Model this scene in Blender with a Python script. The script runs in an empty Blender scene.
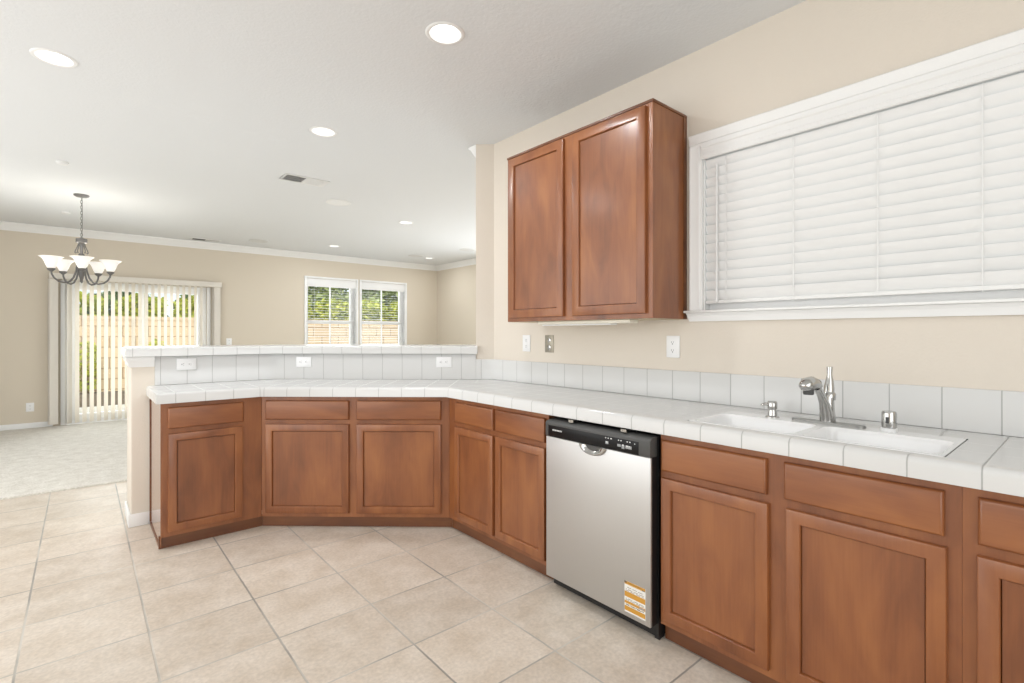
import bpy, bmesh, math, random
from math import sin, cos, tan, pi, radians, atan2, hypot
from mathutils import Vector, Matrix

# ------------------------------------------------------------------ camera, world, lights, exposure
SC = bpy.context.scene
COL = SC.collection
SC.view_settings.view_transform = 'Standard'
SC.view_settings.look = 'None'
SC.view_settings.gamma = 1.0
SC.view_settings.use_curve_mapping = False
SC.view_settings.exposure = 0.08

cam_d = bpy.data.cameras.new('camera')
cam = bpy.data.objects.new('camera', cam_d); COL.objects.link(cam)
cam.location = (0, 0, 1.28)
cam.rotation_euler = (radians(90), 0, radians(-40.5))
cam_d.sensor_width = 36.0
cam_d.lens = 504.0 / 1024 * 36
cam_d.shift_y = -7.5 / 1024
cam_d.clip_start = 0.02
SC.camera = cam

world = bpy.data.worlds.new('world'); SC.world = world
world.use_nodes = True
wn = world.node_tree.nodes; wl = world.node_tree.links
bg = wn['Background']
bg.inputs[0].default_value = (0.86, 0.93, 1.0, 1)
bg.inputs[1].default_value = 1.15

def lamp(name, kind, loc, energy, color=(1, 1, 1), rot=(0, 0, 0), **k):
    d = bpy.data.lights.new(name, kind); d.energy = energy; d.color = color
    for a, v in k.items(): setattr(d, a, v)
    o = bpy.data.objects.new(name, d); COL.objects.link(o)
    o.location = loc; o.rotation_euler = rot
    return o

lamp('sun', 'SUN', (0, 0, 20), 2.7, (1, 0.965, 0.91), (radians(38), 0, radians(-25)), angle=radians(0.6))
# fill lamps added at unseen windowless walls; daylight lamps outside the far glazing
lamp('kitchen_fill', 'AREA', (-0.3, -2.05, 1.5), 56, (0.93, 0.97, 1.0), (radians(90), 0, 0), shape='RECTANGLE', size=3.6, size_y=2.3)  # added fill behind the camera, the wall there has no window
lamp('dining_fill', 'AREA', (-2.25, 3.6, 1.45), 98, (0.93, 0.97, 1.0), (radians(90), 0, radians(-90)), shape='RECTANGLE', size=6.5, size_y=2.2)  # added fill along the closed left wall, brightens the dining side
lamp('sliding_door_daylight', 'AREA', (0.65, 9.80, 1.10), 75, (0.97, 0.985, 1.0), (radians(-90), 0, 0), shape='RECTANGLE', size=1.9, size_y=2.0)
lamp('family_room_fill', 'AREA', (5.75, 5.4, 1.5), 75, (0.93, 0.97, 1.0), (radians(90), 0, radians(90)), shape='RECTANGLE', size=3.4, size_y=2.2)  # fill added out of view to lighten the far room
lamp('far_window_daylight', 'AREA', (4.1, 9.80, 1.6), 35, (0.97, 0.985, 1.0), (radians(-90), 0, 0), shape='RECTANGLE', size=2.2, size_y=1.6)

# ------------------------------------------------------------------ materials
MATS = {}
def nodes_of(name):
    m = bpy.data.materials.new(name); m.use_nodes = True
    nt = m.node_tree
    return m, nt.nodes, nt.links, nt.nodes['Principled BSDF']

def node(n, t, **k):
    x = n.new(t)
    for a, v in k.items(): setattr(x, a, v)
    return x

def mat(name, col, rough=0.5, metal=0.0, spec=0.5, coat=0.0, emit=None, estr=0.0, bump=None, var=None):
    m, n, l, b = nodes_of(name)
    b.inputs['Base Color'].default_value = (*col, 1)
    b.inputs['Roughness'].default_value = rough
    b.inputs['Metallic'].default_value = metal
    b.inputs['Specular IOR Level'].default_value = spec
    b.inputs['Coat Weight'].default_value = coat
    b.inputs['Coat Roughness'].default_value = 0.12
    if emit:
        b.inputs['Emission Color'].default_value = (*emit, 1)
        b.inputs['Emission Strength'].default_value = estr
    if var or bump:
        tc = node(n, 'ShaderNodeTexCoord')
    if var:                                   # gentle colour variation of the material itself
        sc, amt = var
        no = node(n, 'ShaderNodeTexNoise'); no.inputs['Scale'].default_value = sc; no.inputs['Detail'].default_value = 4
        l.new(tc.outputs['Object'], no.inputs['Vector'])
        mx = node(n, 'ShaderNodeMix', data_type='RGBA')
        mx.inputs[6].default_value = (*[c * (1 - amt) for c in col], 1)
        mx.inputs[7].default_value = (*[min(1, c * (1 + amt)) for c in col], 1)
        l.new(no.outputs['Fac'], mx.inputs[0]); l.new(mx.outputs[2], b.inputs['Base Color'])
    if bump:
        sc, dist, st = bump
        no = node(n, 'ShaderNodeTexNoise'); no.inputs['Scale'].default_value = sc; no.inputs['Detail'].default_value = 3
        l.new(tc.outputs['Object'], no.inputs['Vector'])
        bp = node(n, 'ShaderNodeBump'); bp.inputs['Distance'].default_value = dist; bp.inputs['Strength'].default_value = st
        l.new(no.outputs['Fac'], bp.inputs['Height']); l.new(bp.outputs['Normal'], b.inputs['Normal'])
    MATS[name] = m
    return m

def grid_mask(n, l, vec, hw, axes=(0, 1)):
    """1 on grout lines at whole numbers of vec, 0 inside tiles"""
    sx = node(n, 'ShaderNodeSeparateXYZ'); l.new(vec, sx.inputs[0])
    outs = []
    for a in axes:
        r = node(n, 'ShaderNodeMath', operation='ROUND'); l.new(sx.outputs[a], r.inputs[0])
        s = node(n, 'ShaderNodeMath', operation='SUBTRACT'); l.new(sx.outputs[a], s.inputs[0]); l.new(r.outputs[0], s.inputs[1])
        d = node(n, 'ShaderNodeMath', operation='ABSOLUTE'); l.new(s.outputs[0], d.inputs[0])
        mr = node(n, 'ShaderNodeMapRange'); mr.inputs[1].default_value = hw * 0.7; mr.inputs[2].default_value = hw * 1.3
        mr.inputs[3].default_value = 1; mr.inputs[4].default_value = 0
        l.new(d.outputs[0], mr.inputs[0]); outs.append(mr.outputs[0])
    if len(outs) == 1: return outs[0]
    mx = node(n, 'ShaderNodeMath', operation='MAXIMUM'); l.new(outs[0], mx.inputs[0]); l.new(outs[1], mx.inputs[1])
    return mx.outputs[0]

def wall_tile(name, col, grout, hw):
    m, n, l, b = nodes_of(name)
    uv = node(n, 'ShaderNodeUVMap'); uv.uv_map = 'tile'
    g = grid_mask(n, l, uv.outputs[0], hw)
    mx = node(n, 'ShaderNodeMix', data_type='RGBA'); mx.inputs[6].default_value = (*col, 1); mx.inputs[7].default_value = (*grout, 1)
    l.new(g, mx.inputs[0]); l.new(mx.outputs[2], b.inputs['Base Color'])
    mr = node(n, 'ShaderNodeMix', data_type='FLOAT'); mr.inputs[2].default_value = 0.16; mr.inputs[3].default_value = 0.85
    l.new(g, mr.inputs[0]); l.new(mr.outputs[0], b.inputs['Roughness'])
    inv = node(n, 'ShaderNodeMath', operation='SUBTRACT'); inv.inputs[0].default_value = 1; l.new(g, inv.inputs[1])
    bp = node(n, 'ShaderNodeBump'); bp.inputs['Distance'].default_value = 0.0015; bp.inputs['Strength'].default_value = 0.5
    l.new(inv.outputs[0], bp.inputs['Height']); l.new(bp.outputs['Normal'], b.inputs['Normal'])
    MATS[name] = m; return m

def floor_tile():
    m, n, l, b = nodes_of('floor_tile')
    tc = node(n, 'ShaderNodeTexCoord')
    mp = node(n, 'ShaderNodeMapping'); mp.inputs['Location'].default_value = (-0.22 / 0.4115, -3.475 / 0.408, 0)
    mp.inputs['Scale'].default_value = (1 / 0.4115, 1 / 0.408, 1)
    l.new(tc.outputs['Object'], mp.inputs[0])
    # slightly ragged tile edges
    nz = node(n, 'ShaderNodeTexNoise'); nz.inputs['Scale'].default_value = 28; nz.inputs['Detail'].default_value = 2
    l.new(tc.outputs['Object'], nz.inputs['Vector'])
    off = node(n, 'ShaderNodeVectorMath', operation='MULTIPLY_ADD'); off.inputs[1].default_value = (0.008, 0.008, 0); off.inputs[2].default_value = (-0.004, -0.004, 0)
    l.new(nz.outputs['Color'], off.inputs[0])
    ad = node(n, 'ShaderNodeVectorMath', operation='ADD'); l.new(mp.outputs[0], ad.inputs[0]); l.new(off.outputs[0], ad.inputs[1])
    g = grid_mask(n, l, ad.outputs[0], 0.0095)
    fl = node(n, 'ShaderNodeVectorMath', operation='FLOOR'); l.new(mp.outputs[0], fl.inputs[0])
    wn_ = node(n, 'ShaderNodeTexWhiteNoise'); l.new(fl.outputs[0], wn_.inputs['Vector'])
    # mottling shifted per tile
    sh = node(n, 'ShaderNodeVectorMath', operation='MULTIPLY_ADD'); sh.inputs[1].default_value = (7, 7, 7)
    l.new(wn_.outputs['Color'], sh.inputs[0]); l.new(tc.outputs['Object'], sh.inputs[2])
    n1 = node(n, 'ShaderNodeTexNoise'); n1.inputs['Scale'].default_value = 6; n1.inputs['Detail'].default_value = 8; n1.inputs['Roughness'].default_value = 0.62
    l.new(sh.outputs[0], n1.inputs['Vector'])
    n2 = node(n, 'ShaderNodeTexNoise'); n2.inputs['Scale'].default_value = 70; n2.inputs['Detail'].default_value = 4
    l.new(sh.outputs[0], n2.inputs['Vector'])
    cr = node(n, 'ShaderNodeValToRGB')
    e = cr.color_ramp.elements
    e[0].position = 0.30; e[0].color = (0.575, 0.485, 0.39, 1)
    e[1].position = 0.70; e[1].color = (0.73, 0.655, 0.57, 1)
    l.new(n1.outputs['Fac'], cr.inputs[0])
    sp = node(n, 'ShaderNodeMapRange'); sp.inputs[1].default_value = 0.3; sp.inputs[2].default_value = 0.7; sp.inputs[3].default_value = 0.90; sp.inputs[4].default_value = 1.08
    l.new(n2.outputs['Fac'], sp.inputs[0])
    tv = node(n, 'ShaderNodeMapRange'); tv.inputs[3].default_value = 0.94; tv.inputs[4].default_value = 1.05
    l.new(wn_.outputs['Value'], tv.inputs[0])
    mm = node(n, 'ShaderNodeMath', operation='MULTIPLY'); l.new(sp.outputs[0], mm.inputs[0]); l.new(tv.outputs[0], mm.inputs[1])
    vs = node(n, 'ShaderNodeVectorMath', operation='SCALE'); l.new(cr.outputs[0], vs.inputs[0]); l.new(mm.outputs[0], vs.inputs['Scale'])
    gr = node(n, 'ShaderNodeValToRGB'); q = gr.color_ramp.elements
    q[0].position = 0.38; q[0].color = (0.31, 0.29, 0.26, 1); q[1].position = 0.62; q[1].color = (0.60, 0.56, 0.50, 1)
    gn = node(n, 'ShaderNodeTexNoise'); gn.inputs['Scale'].default_value = 2.3; gn.inputs['Detail'].default_value = 5; l.new(tc.outputs['Object'], gn.inputs['Vector']); l.new(gn.outputs['Fac'], gr.inputs[0])
    mx = node(n, 'ShaderNodeMix', data_type='RGBA'); l.new(gr.outputs[0], mx.inputs[7])
    l.new(g, mx.inputs[0]); l.new(vs.outputs[0], mx.inputs[6]); l.new(mx.outputs[2], b.inputs['Base Color'])
    b.inputs['Roughness'].default_value = 0.42
    b.inputs['Specular IOR Level'].default_value = 0.35
    inv = node(n, 'ShaderNodeMath', operation='SUBTRACT'); l.new(n1.outputs['Fac'], inv.inputs[0]); l.new(g, inv.inputs[1])
    bp = node(n, 'ShaderNodeBump'); bp.inputs['Distance'].default_value = 0.002; bp.inputs['Strength'].default_value = 0.45
    l.new(inv.outputs[0], bp.inputs['Height']); l.new(bp.outputs['Normal'], b.inputs['Normal'])
    MATS['floor_tile'] = m

def wood(name, horizontal, dark=1.0, polish=False):
    m, n, l, b = nodes_of(name)
    tc = node(n, 'ShaderNodeTexCoord'); oi = node(n, 'ShaderNodeObjectInfo')
    sh = node(n, 'ShaderNodeVectorMath', operation='MULTIPLY_ADD'); sh.inputs[1].default_value = (1, 1, 1)
    cb = node(n, 'ShaderNodeCombineXYZ')
    ml = node(n, 'ShaderNodeMath', operation='MULTIPLY'); ml.inputs[1].default_value = 31.0
    l.new(oi.outputs['Random'], ml.inputs[0])
    for i in range(3): l.new(ml.outputs[0], cb.inputs[i])
    l.new(tc.outputs['Object'], sh.inputs[0]); l.new(cb.outputs[0], sh.inputs[2])
    def tex(scale, detail, dist):
        mp = node(n, 'ShaderNodeMapping'); mp.inputs['Scale'].default_value = scale; l.new(sh.outputs[0], mp.inputs[0])
        t = node(n, 'ShaderNodeTexNoise'); t.inputs['Scale'].default_value = 1; t.inputs['Detail'].default_value = detail
        t.inputs['Distortion'].default_value = dist; l.new(mp.outputs[0], t.inputs['Vector']); return t.outputs['Fac']
    if horizontal: s1, s2, s3 = (2.2, 9, 9), (5, 150, 150), (1.6, 5, 5)
    else: s1, s2, s3 = (9, 9, 2.2), (150, 150, 5), (4.5, 4.5, 2.0)
    a, f, c = tex(s1, 5, 1.1), tex(s2, 4, 0.3), tex(s3, 3, 0.4)
    ad = node(n, 'ShaderNodeMath', operation='MULTIPLY_ADD'); ad.inputs[1].default_value = 0.16; l.new(f, ad.inputs[0])
    a2 = node(n, 'ShaderNodeMath', operation='MULTIPLY_ADD'); a2.inputs[1].default_value = 0.55; l.new(a, a2.inputs[0])
    a3 = node(n, 'ShaderNodeMath', operation='MULTIPLY'); a3.inputs[1].default_value = 0.60; l.new(c, a3.inputs[0])
    l.new(a3.outputs[0], a2.inputs[2]); l.new(a2.outputs[0], ad.inputs[2])
    cr = node(n, 'ShaderNodeValToRGB'); e = cr.color_ramp.elements
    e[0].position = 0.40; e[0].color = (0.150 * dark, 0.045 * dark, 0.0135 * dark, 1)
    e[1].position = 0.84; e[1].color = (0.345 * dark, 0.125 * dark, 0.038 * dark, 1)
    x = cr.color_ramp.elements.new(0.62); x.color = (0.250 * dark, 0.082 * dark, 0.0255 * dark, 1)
    l.new(ad.outputs[0], cr.inputs[0]); l.new(cr.outputs[0], b.inputs['Base Color'])
    b.inputs['Roughness'].default_value = 0.42
    b.inputs['Specular IOR Level'].default_value = 0.5
    b.inputs['Coat Weight'].default_value = 0.45; b.inputs['Coat Roughness'].default_value = 0.21
    if polish:
        b.inputs['Coat Weight'].default_value = 1; b.inputs['Coat Roughness'].default_value = 0.06; b.inputs['Coat IOR'].default_value = 1.7; b.inputs['Roughness'].default_value = 0.2
    MATS[name] = m

def carpet_mat():
    m, n, l, b = nodes_of('carpet')
    tc = node(n, 'ShaderNodeTexCoord')
    n1 = node(n, 'ShaderNodeTexNoise'); n1.inputs['Scale'].default_value = 11; n1.inputs['Detail'].default_value = 6; n1.inputs['Roughness'].default_value = 0.7
    n2 = node(n, 'ShaderNodeTexNoise'); n2.inputs['Scale'].default_value = 75; n2.inputs['Detail'].default_value = 3
    for x in (n1, n2): l.new(tc.outputs['Object'], x.inputs['Vector'])
    sm = node(n, 'ShaderNodeMath', operation='ADD'); l.new(n1.outputs['Fac'], sm.inputs[0]); l.new(n2.outputs['Fac'], sm.inputs[1])
    cr = node(n, 'ShaderNodeValToRGB'); e = cr.color_ramp.elements
    e[0].position = 0.34; e[0].color = (0.54, 0.50, 0.43, 1); e[1].position = 0.68; e[1].color = (0.85, 0.82, 0.76, 1)
    hf = node(n, 'ShaderNodeMath', operation='MULTIPLY'); hf.inputs[1].default_value = 0.5; l.new(sm.outputs[0], hf.inputs[0])
    l.new(hf.outputs[0], cr.inputs[0]); l.new(cr.outputs[0], b.inputs['Base Color'])
    b.inputs['Roughness'].default_value = 1; b.inputs['Specular IOR Level'].default_value = 0.1
    b.inputs['Sheen Weight'].default_value = 0.25
    bp = node(n, 'ShaderNodeBump'); bp.inputs['Distance'].default_value = 0.012; bp.inputs['Strength'].default_value = 0.6
    l.new(sm.outputs[0], bp.inputs['Height']); l.new(bp.outputs['Normal'], b.inputs['Normal'])
    MATS['carpet'] = m

def steel_mat():
    m, n, l, b = nodes_of('stainless')
    tc = node(n, 'ShaderNodeTexCoord'); mp = node(n, 'ShaderNodeMapping'); mp.inputs['Scale'].default_value = (400, 400, 3)
    l.new(tc.outputs['Object'], mp.inputs[0])
    t = node(n, 'ShaderNodeTexNoise'); t.inputs['Scale'].default_value = 1; t.inputs['Detail'].default_value = 3; l.new(mp.outputs[0], t.inputs['Vector'])
    b.inputs['Base Color'].default_value = (0.61, 0.61, 0.605, 1); b.inputs['Metallic'].default_value = 0.92
    mr = node(n, 'ShaderNodeMapRange'); mr.inputs[3].default_value = 0.36; mr.inputs[4].default_value = 0.48
    l.new(t.outputs['Fac'], mr.inputs[0]); l.new(mr.outputs[0], b.inputs['Roughness'])
    b.inputs['Anisotropic'].default_value = 0.5
    bp = node(n, 'ShaderNodeBump'); bp.inputs['Distance'].default_value = 0.0004; bp.inputs['Strength'].default_value = 0.15
    l.new(t.outputs['Fac'], bp.inputs['Height']); l.new(bp.outputs['Normal'], b.inputs['Normal'])
    MATS['stainless'] = m

def glass_mat():
    m = bpy.data.materials.new('window_glass'); m.use_nodes = True
    n = m.node_tree.nodes; l = m.node_tree.links; n.clear()
    o = node(n, 'ShaderNodeOutputMaterial'); mx = node(n, 'ShaderNodeMixShader'); fr = node(n, 'ShaderNodeFresnel'); fr.inputs[0].default_value = 1.3
    t = node(n, 'ShaderNodeBsdfTransparent'); t.inputs[0].default_value = (0.96, 0.98, 0.97, 1)
    g = node(n, 'ShaderNodeBsdfGlossy'); g.inputs['Roughness'].default_value = 0.02
    l.new(fr.outputs[0], mx.inputs[0]); l.new(t.outputs[0], mx.inputs[1]); l.new(g.outputs[0], mx.inputs[2]); l.new(mx.outputs[0], o.inputs[0])
    MATS['window_glass'] = m

def vane_mat():
    m, n, l, b = nodes_of('vane_cream')
    b.inputs['Base Color'].default_value = (0.90, 0.86, 0.79, 1); b.inputs['Roughness'].default_value = 0.6
    t = node(n, 'ShaderNodeBsdfTranslucent'); t.inputs[0].default_value = (0.88, 0.84, 0.77, 1)
    mx = node(n, 'ShaderNodeMixShader'); mx.inputs[0].default_value = 0.28
    o = [x for x in n if x.type == 'OUTPUT_MATERIAL'][0]
    l.new(b.outputs[0], mx.inputs[1]); l.new(t.outputs[0], mx.inputs[2]); l.new(mx.outputs[0], o.inputs[0])
    MATS['vane_cream'] = m

def leaf_mat(name, c0, c1):
    m, n, l, b = nodes_of(name)
    g = node(n, 'ShaderNodeNewGeometry')
    tc = node(n, 'ShaderNodeTexCoord'); no = node(n, 'ShaderNodeTexNoise'); no.inputs['Scale'].default_value = 3.2; no.inputs['Detail'].default_value = 2
    l.new(tc.outputs['Object'], no.inputs['Vector'])
    s = node(n, 'ShaderNodeMath', operation='MULTIPLY_ADD'); s.inputs[1].default_value = 0.5; l.new(g.outputs['Random Per Island'], s.inputs[0]); 
    h = node(n, 'ShaderNodeMath', operation='MULTIPLY'); h.inputs[1].default_value = 0.5; l.new(no.outputs['Fac'], h.inputs[0]); l.new(h.outputs[0], s.inputs[2])
    cr = node(n, 'ShaderNodeValToRGB'); e = cr.color_ramp.elements
    e[0].position = 0.25; e[0].color = (*c0, 1); e[1].position = 0.75; e[1].color = (*c1, 1)
    l.new(s.outputs[0], cr.inputs[0]); l.new(cr.outputs[0], b.inputs['Base Color'])
    b.inputs['Roughness'].default_value = 0.6
    MATS[name] = m

def block_mat():
    m, n, l, b = nodes_of('garden_block')
    tc = node(n, 'ShaderNodeTexCoord')
    mp = node(n, 'ShaderNodeMapping'); mp.inputs['Rotation'].default_value = (radians(-90), 0, 0); l.new(tc.outputs['Object'], mp.inputs[0])
    br = node(n, 'ShaderNodeTexBrick'); br.inputs['Scale'].default_value = 1
    br.inputs['Brick Width'].default_value = 0.41; br.inputs['Row Height'].default_value = 0.205; br.inputs['Mortar Size'].default_value = 0.012
    br.inputs['Color1'].default_value = (0.71, 0.545, 0.38, 1); br.inputs['Color2'].default_value = (0.65, 0.485, 0.33, 1); br.inputs['Mortar'].default_value = (0.40, 0.28, 0.18, 1)
    l.new(mp.outputs[0], br.inputs['Vector']); l.new(br.outputs['Color'], b.inputs['Base Color'])
    b.inputs['Roughness'].default_value = 0.9
    MATS['garden_block'] = m

mat('wall_paint', (0.73, 0.665, 0.58), 0.75, spec=0.25, bump=(95, 0.003, 0.35))
mat('far_wall_paint', (0.68, 0.61, 0.505), 0.75, spec=0.25, bump=(95, 0.003, 0.3))
mat('ceiling_paint', (0.77, 0.785, 0.795), 0.85, spec=0.2, bump=(60, 0.004, 0.4))
mat('trim_white', (0.86, 0.86, 0.85), 0.35)
mat('vent_white', (0.80, 0.80, 0.79), 0.45)
mat('speaker_white', (0.70, 0.70, 0.69), 0.7)
mat('blind_white', (0.84, 0.84, 0.83), 0.4)
mat('plastic_white', (0.86, 0.86, 0.86), 0.3)
mat('slot_dark', (0.05, 0.05, 0.05), 0.6)
mat('plate_metal', (0.36, 0.33, 0.27), 0.4, metal=0.7)
mat('sink_white', (0.90, 0.90, 0.90), 0.12, coat=0.3)
mat('chrome', (0.50, 0.50, 0.49), 0.14, metal=1.0)
mat('pewter', (0.16, 0.155, 0.15), 0.42, metal=0.6)
mat('black_plastic', (0.012, 0.012, 0.013), 0.28)
mat('black_gloss', (0.006, 0.006, 0.007), 0.3, spec=0.25)
mat('panel_grey', (0.085, 0.085, 0.083), 0.45, spec=0.35)
mat('mark_white', (0.75, 0.75, 0.75), 0.5)
mat('mark_grey', (0.35, 0.36, 0.37), 0.5)
mat('label_yellow', (0.62, 0.31, 0.04), 0.5)
mat('label_white', (0.85, 0.84, 0.80), 0.5)
mat('label_dark', (0.15, 0.10, 0.05), 0.5)
mat('cabinet_under', (0.62, 0.52, 0.36), 0.6, var=(8, 0.08))
mat('cream_plastic', (0.80, 0.76, 0.66), 0.4)
mat('vent_dark', (0.09, 0.09, 0.09), 0.7)
mat('lens_glow', (0.9, 0.9, 0.88), 0.4, emit=(1, 0.99, 0.97), estr=4.0)
mat('can_white', (0.88, 0.88, 0.87), 0.35)
mat('shade_glass', (0.93, 0.92, 0.89), 0.35, emit=(1, 0.96, 0.90), estr=0.22)
mat('bulb_glow', (1, 1, 1), 0.4, emit=(1, 0.95, 0.86), estr=2.5)
mat('drain_steel', (0.5, 0.5, 0.5), 0.3, metal=1)
mat('concrete', (0.70, 0.67, 0.62), 0.9, var=(3, 0.08))
mat('soil_dark', (0.17, 0.135, 0.105), 0.95, var=(14, 0.3))
mat('bark', (0.16, 0.11, 0.07), 0.9)
mat('grout_grey', (0.48, 0.48, 0.47), 0.9)
mat('plate_steel', (0.30, 0.30, 0.29), 0.32, metal=1.0)
wall_tile('white_tile', (0.685, 0.685, 0.675), (0.42, 0.42, 0.41), 0.0115)
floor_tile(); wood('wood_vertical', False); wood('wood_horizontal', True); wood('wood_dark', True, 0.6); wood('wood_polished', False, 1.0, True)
carpet_mat(); steel_mat(); glass_mat(); block_mat(); vane_mat()
leaf_mat('leaf_bright', (0.22, 0.28, 0.03), (0.70, 0.70, 0.09))
leaf_mat('leaf_dark', (0.035, 0.075, 0.02), (0.14, 0.22, 0.06))
leaf_mat('leaf_mid', (0.13, 0.20, 0.045), (0.58, 0.63, 0.25))

# ------------------------------------------------------------------ mesh helpers
class MB:
    def __init__(s): s.v = []; s.f = []; s.m = []; s.uv = []
    def face(s, pts, m=0, uv=None):
        i = len(s.v); s.v += [tuple(p) for p in pts]; s.f.append(list(range(i, i + len(pts)))); s.m.append(m); s.uv.append(uv)
    def faces(s, vs, fs, m=0):
        i = len(s.v); s.v += [tuple(p) for p in vs]
        for f in fs: s.f.append([i + k for k in f]); s.m.append(m); s.uv.append(None)
    def box(s, a, b, m=0):
        x0, y0, z0 = [min(p, q) for p, q in zip(a, b)]; x1, y1, z1 = [max(p, q) for p, q in zip(a, b)]
        vs = [(x0, y0, z0), (x1, y0, z0), (x1, y1, z0), (x0, y1, z0), (x0, y0, z1), (x1, y0, z1), (x1, y1, z1), (x0, y1, z1)]
        s.faces(vs, [(0, 3, 2, 1), (4, 5, 6, 7), (0, 1, 5, 4), (1, 2, 6, 5), (2, 3, 7, 6), (3, 0, 4, 7)], m)
        return s
    def prism(s, poly, z0, z1, m=0):
        n = len(poly); vs = [(x, y, z0) for x, y in poly] + [(x, y, z1) for x, y in poly]
        s.faces(vs, [tuple(range(n))[::-1], tuple(range(n, 2 * n))] + [(i, (i + 1) % n, n + (i + 1) % n, n + i) for i in range(n)], m)
        return s
    def lathe(s, prof, c=(0, 0, 0), seg=24, m=0, axis='z'):
        n = len(prof); vs = []
        for j in range(seg):
            a = 2 * pi * j / seg
            for r, z in prof:
                p = (r * cos(a), r * sin(a), z)
                if axis == 'x': p = (z, r * cos(a), r * sin(a))
                if axis == 'y': p = (r * cos(a), z, r * sin(a))
                vs.append((c[0] + p[0], c[1] + p[1], c[2] + p[2]))
        fs = []
        for j in range(seg):
            k = (j + 1) % seg
            for i in range(n - 1): fs.append((j * n + i, k * n + i, k * n + i + 1, j * n + i + 1))
        s.faces(vs, fs, m); return s
    def tube(s, pts, r, seg=10, m=0, closed=False):
        pts = [Vector(p) for p in pts]; n = len(pts); rr = r if isinstance(r, (list, tuple)) else [r] * n
        vs = []; up = None
        for i, p in enumerate(pts):
            if closed: t = pts[(i + 1) % n] - pts[i - 1]
            else: t = pts[min(i + 1, n - 1)] - pts[max(i - 1, 0)]
            t.normalize()
            if up is None: up = t.orthogonal().normalized()
            else:
                up = up - t * up.dot(t)
                up = up.normalized() if up.length > 1e-6 else t.orthogonal().normalized()
            w = t.cross(up)
            for j in range(seg):
                a = 2 * pi * j / seg; vs.append(p + (up * cos(a) + w * sin(a)) * rr[i])
        fs = []
        for i in range(n if closed else n - 1):
            q = (i + 1) % n
            for j in range(seg): fs.append((i * seg + j, i * seg + (j + 1) % seg, q * seg + (j + 1) % seg, q * seg + j))
        if not closed: fs += [tuple(range(seg))[::-1], tuple(range((n - 1) * seg, n * seg))]
        s.faces(vs, fs, m); return s
    def build(s, name, mats, parent=None, bevel=0.0, smooth=35, loc=None, weld=True, seg=2):
        me = bpy.data.meshes.new(name)
        me.from_pydata(s.v, [], s.f)
        mats = mats if isinstance(mats, (list, tuple)) else [mats]
        for x in mats: me.materials.append(MATS[x] if isinstance(x, str) else x)
        me.polygons.foreach_set('material_index', s.m)
        if any(u is not None for u in s.uv):
            ul = me.uv_layers.new(name='tile')
            for p, u in zip(me.polygons, s.uv):
                if u:
                    for li, q in zip(p.loop_indices, u): ul.data[li].uv = q
        bm = bmesh.new(); bm.from_mesh(me)
        if weld: bmesh.ops.remove_doubles(bm, verts=bm.verts, dist=1e-5)
        bmesh.ops.recalc_face_normals(bm, faces=bm.faces)
        if bevel:
            ed = [e for e in bm.edges if len(e.link_faces) == 2 and e.calc_face_angle(0) > radians(40)]
            bmesh.ops.bevel(bm, geom=ed, offset=bevel, segments=seg, profile=0.5, affect='EDGES', clamp_overlap=True)
        bm.to_mesh(me); bm.free()
        if smooth:
            me.polygons.foreach_set('use_smooth', [True] * len(me.polygons))
            me.set_sharp_from_angle(angle=radians(smooth))
        o = bpy.data.objects.new(name, me); COL.objects.link(o)
        if parent: o.parent = parent
        if loc: o.location = loc
        return o

def thing(name, label, cat, loc=(0, 0, 0), rz=0.0, group=None, kind=None, rot=None):
    o = bpy.data.objects.new(name, None); COL.objects.link(o); o.empty_display_size = 0.1
    o.location = loc; o.rotation_euler = rot if rot else (0, 0, rz)
    return tag(o, label, cat, group, kind)
def tag(o, label=None, cat=None, group=None, kind=None):
    if label: o['label'] = label
    if cat: o['category'] = cat
    if group: o['group'] = group
    if kind: o['kind'] = kind
    return o
def structure(o, label, cat): return tag(o, label, cat, kind='structure')
def copy_thing(root, loc, rot=None, label=None, group=None):
    def cp(o, par):
        c = o.copy(); COL.objects.link(c); c.parent = par
        for ch in list(o.children): cp(ch, c)
        return c
    r = root.copy(); COL.objects.link(r); r.location = loc
    if rot is not None: r.rotation_euler = rot
    if label: r['label'] = label
    if group: r['group'] = group
    for ch in list(root.children): cp(ch, r)
    return r

# ------------------------------------------------------------------ plan of the place (metres)
ZC = 2.745                       # ceiling
XW = 2.42                        # kitchen window wall
YF = 9.37                        # far wall
XR = 5.87                        # family-room right wall
XL, YB = -2.4, -2.2              # walls left of and behind the camera
WR = Vector((2.42, 3.048)); WL = Vector((1.14, 4.18))        # diagonal half-wall face
D = (WR - WL).normalized(); NI = Vector((-D.y, D.x))         # along (to the right), into the wall
YH = 4.18                        # left half-wall face
END = Vector((2.316, 3.14))      # end of the full-height wall
LC = Vector((0.892, 3.57)); RC = Vector((1.80, 2.767))       # counter front corners
XC0 = 0.33                       # counter left end
def corner_left(e):              # counter/cabinet front line offset e into the cabinets
    q = LC + NI2 * e; y = 3.57 + e; t = (y - q.y) / D2.y; return q + D2 * t
def corner_right(e):
    q = RC + NI2 * e; x = 1.80 + e; t = (x - q.x) / D2.x; return q + D2 * t
D2 = (RC - LC).normalized(); NI2 = Vector((-D2.y, D2.x))

# ------------------------------------------------------------------ floor, carpet, ceiling, walls
b = MB(); b.box((XL, YB, -0.12), (XR, 5.515, 0)); structure(b.build('floor', 'floor_tile', smooth=0), 'beige square ceramic tile kitchen floor with grey grout', 'floor')
b = MB(); b.box((XL, 5.515, -0.12), (XR, YF, 0.014))
structure(b.build('floor_carpet', 'carpet', bevel=0.008, smooth=60), 'cream cut-pile carpet of the dining and family room', 'carpet')

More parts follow.
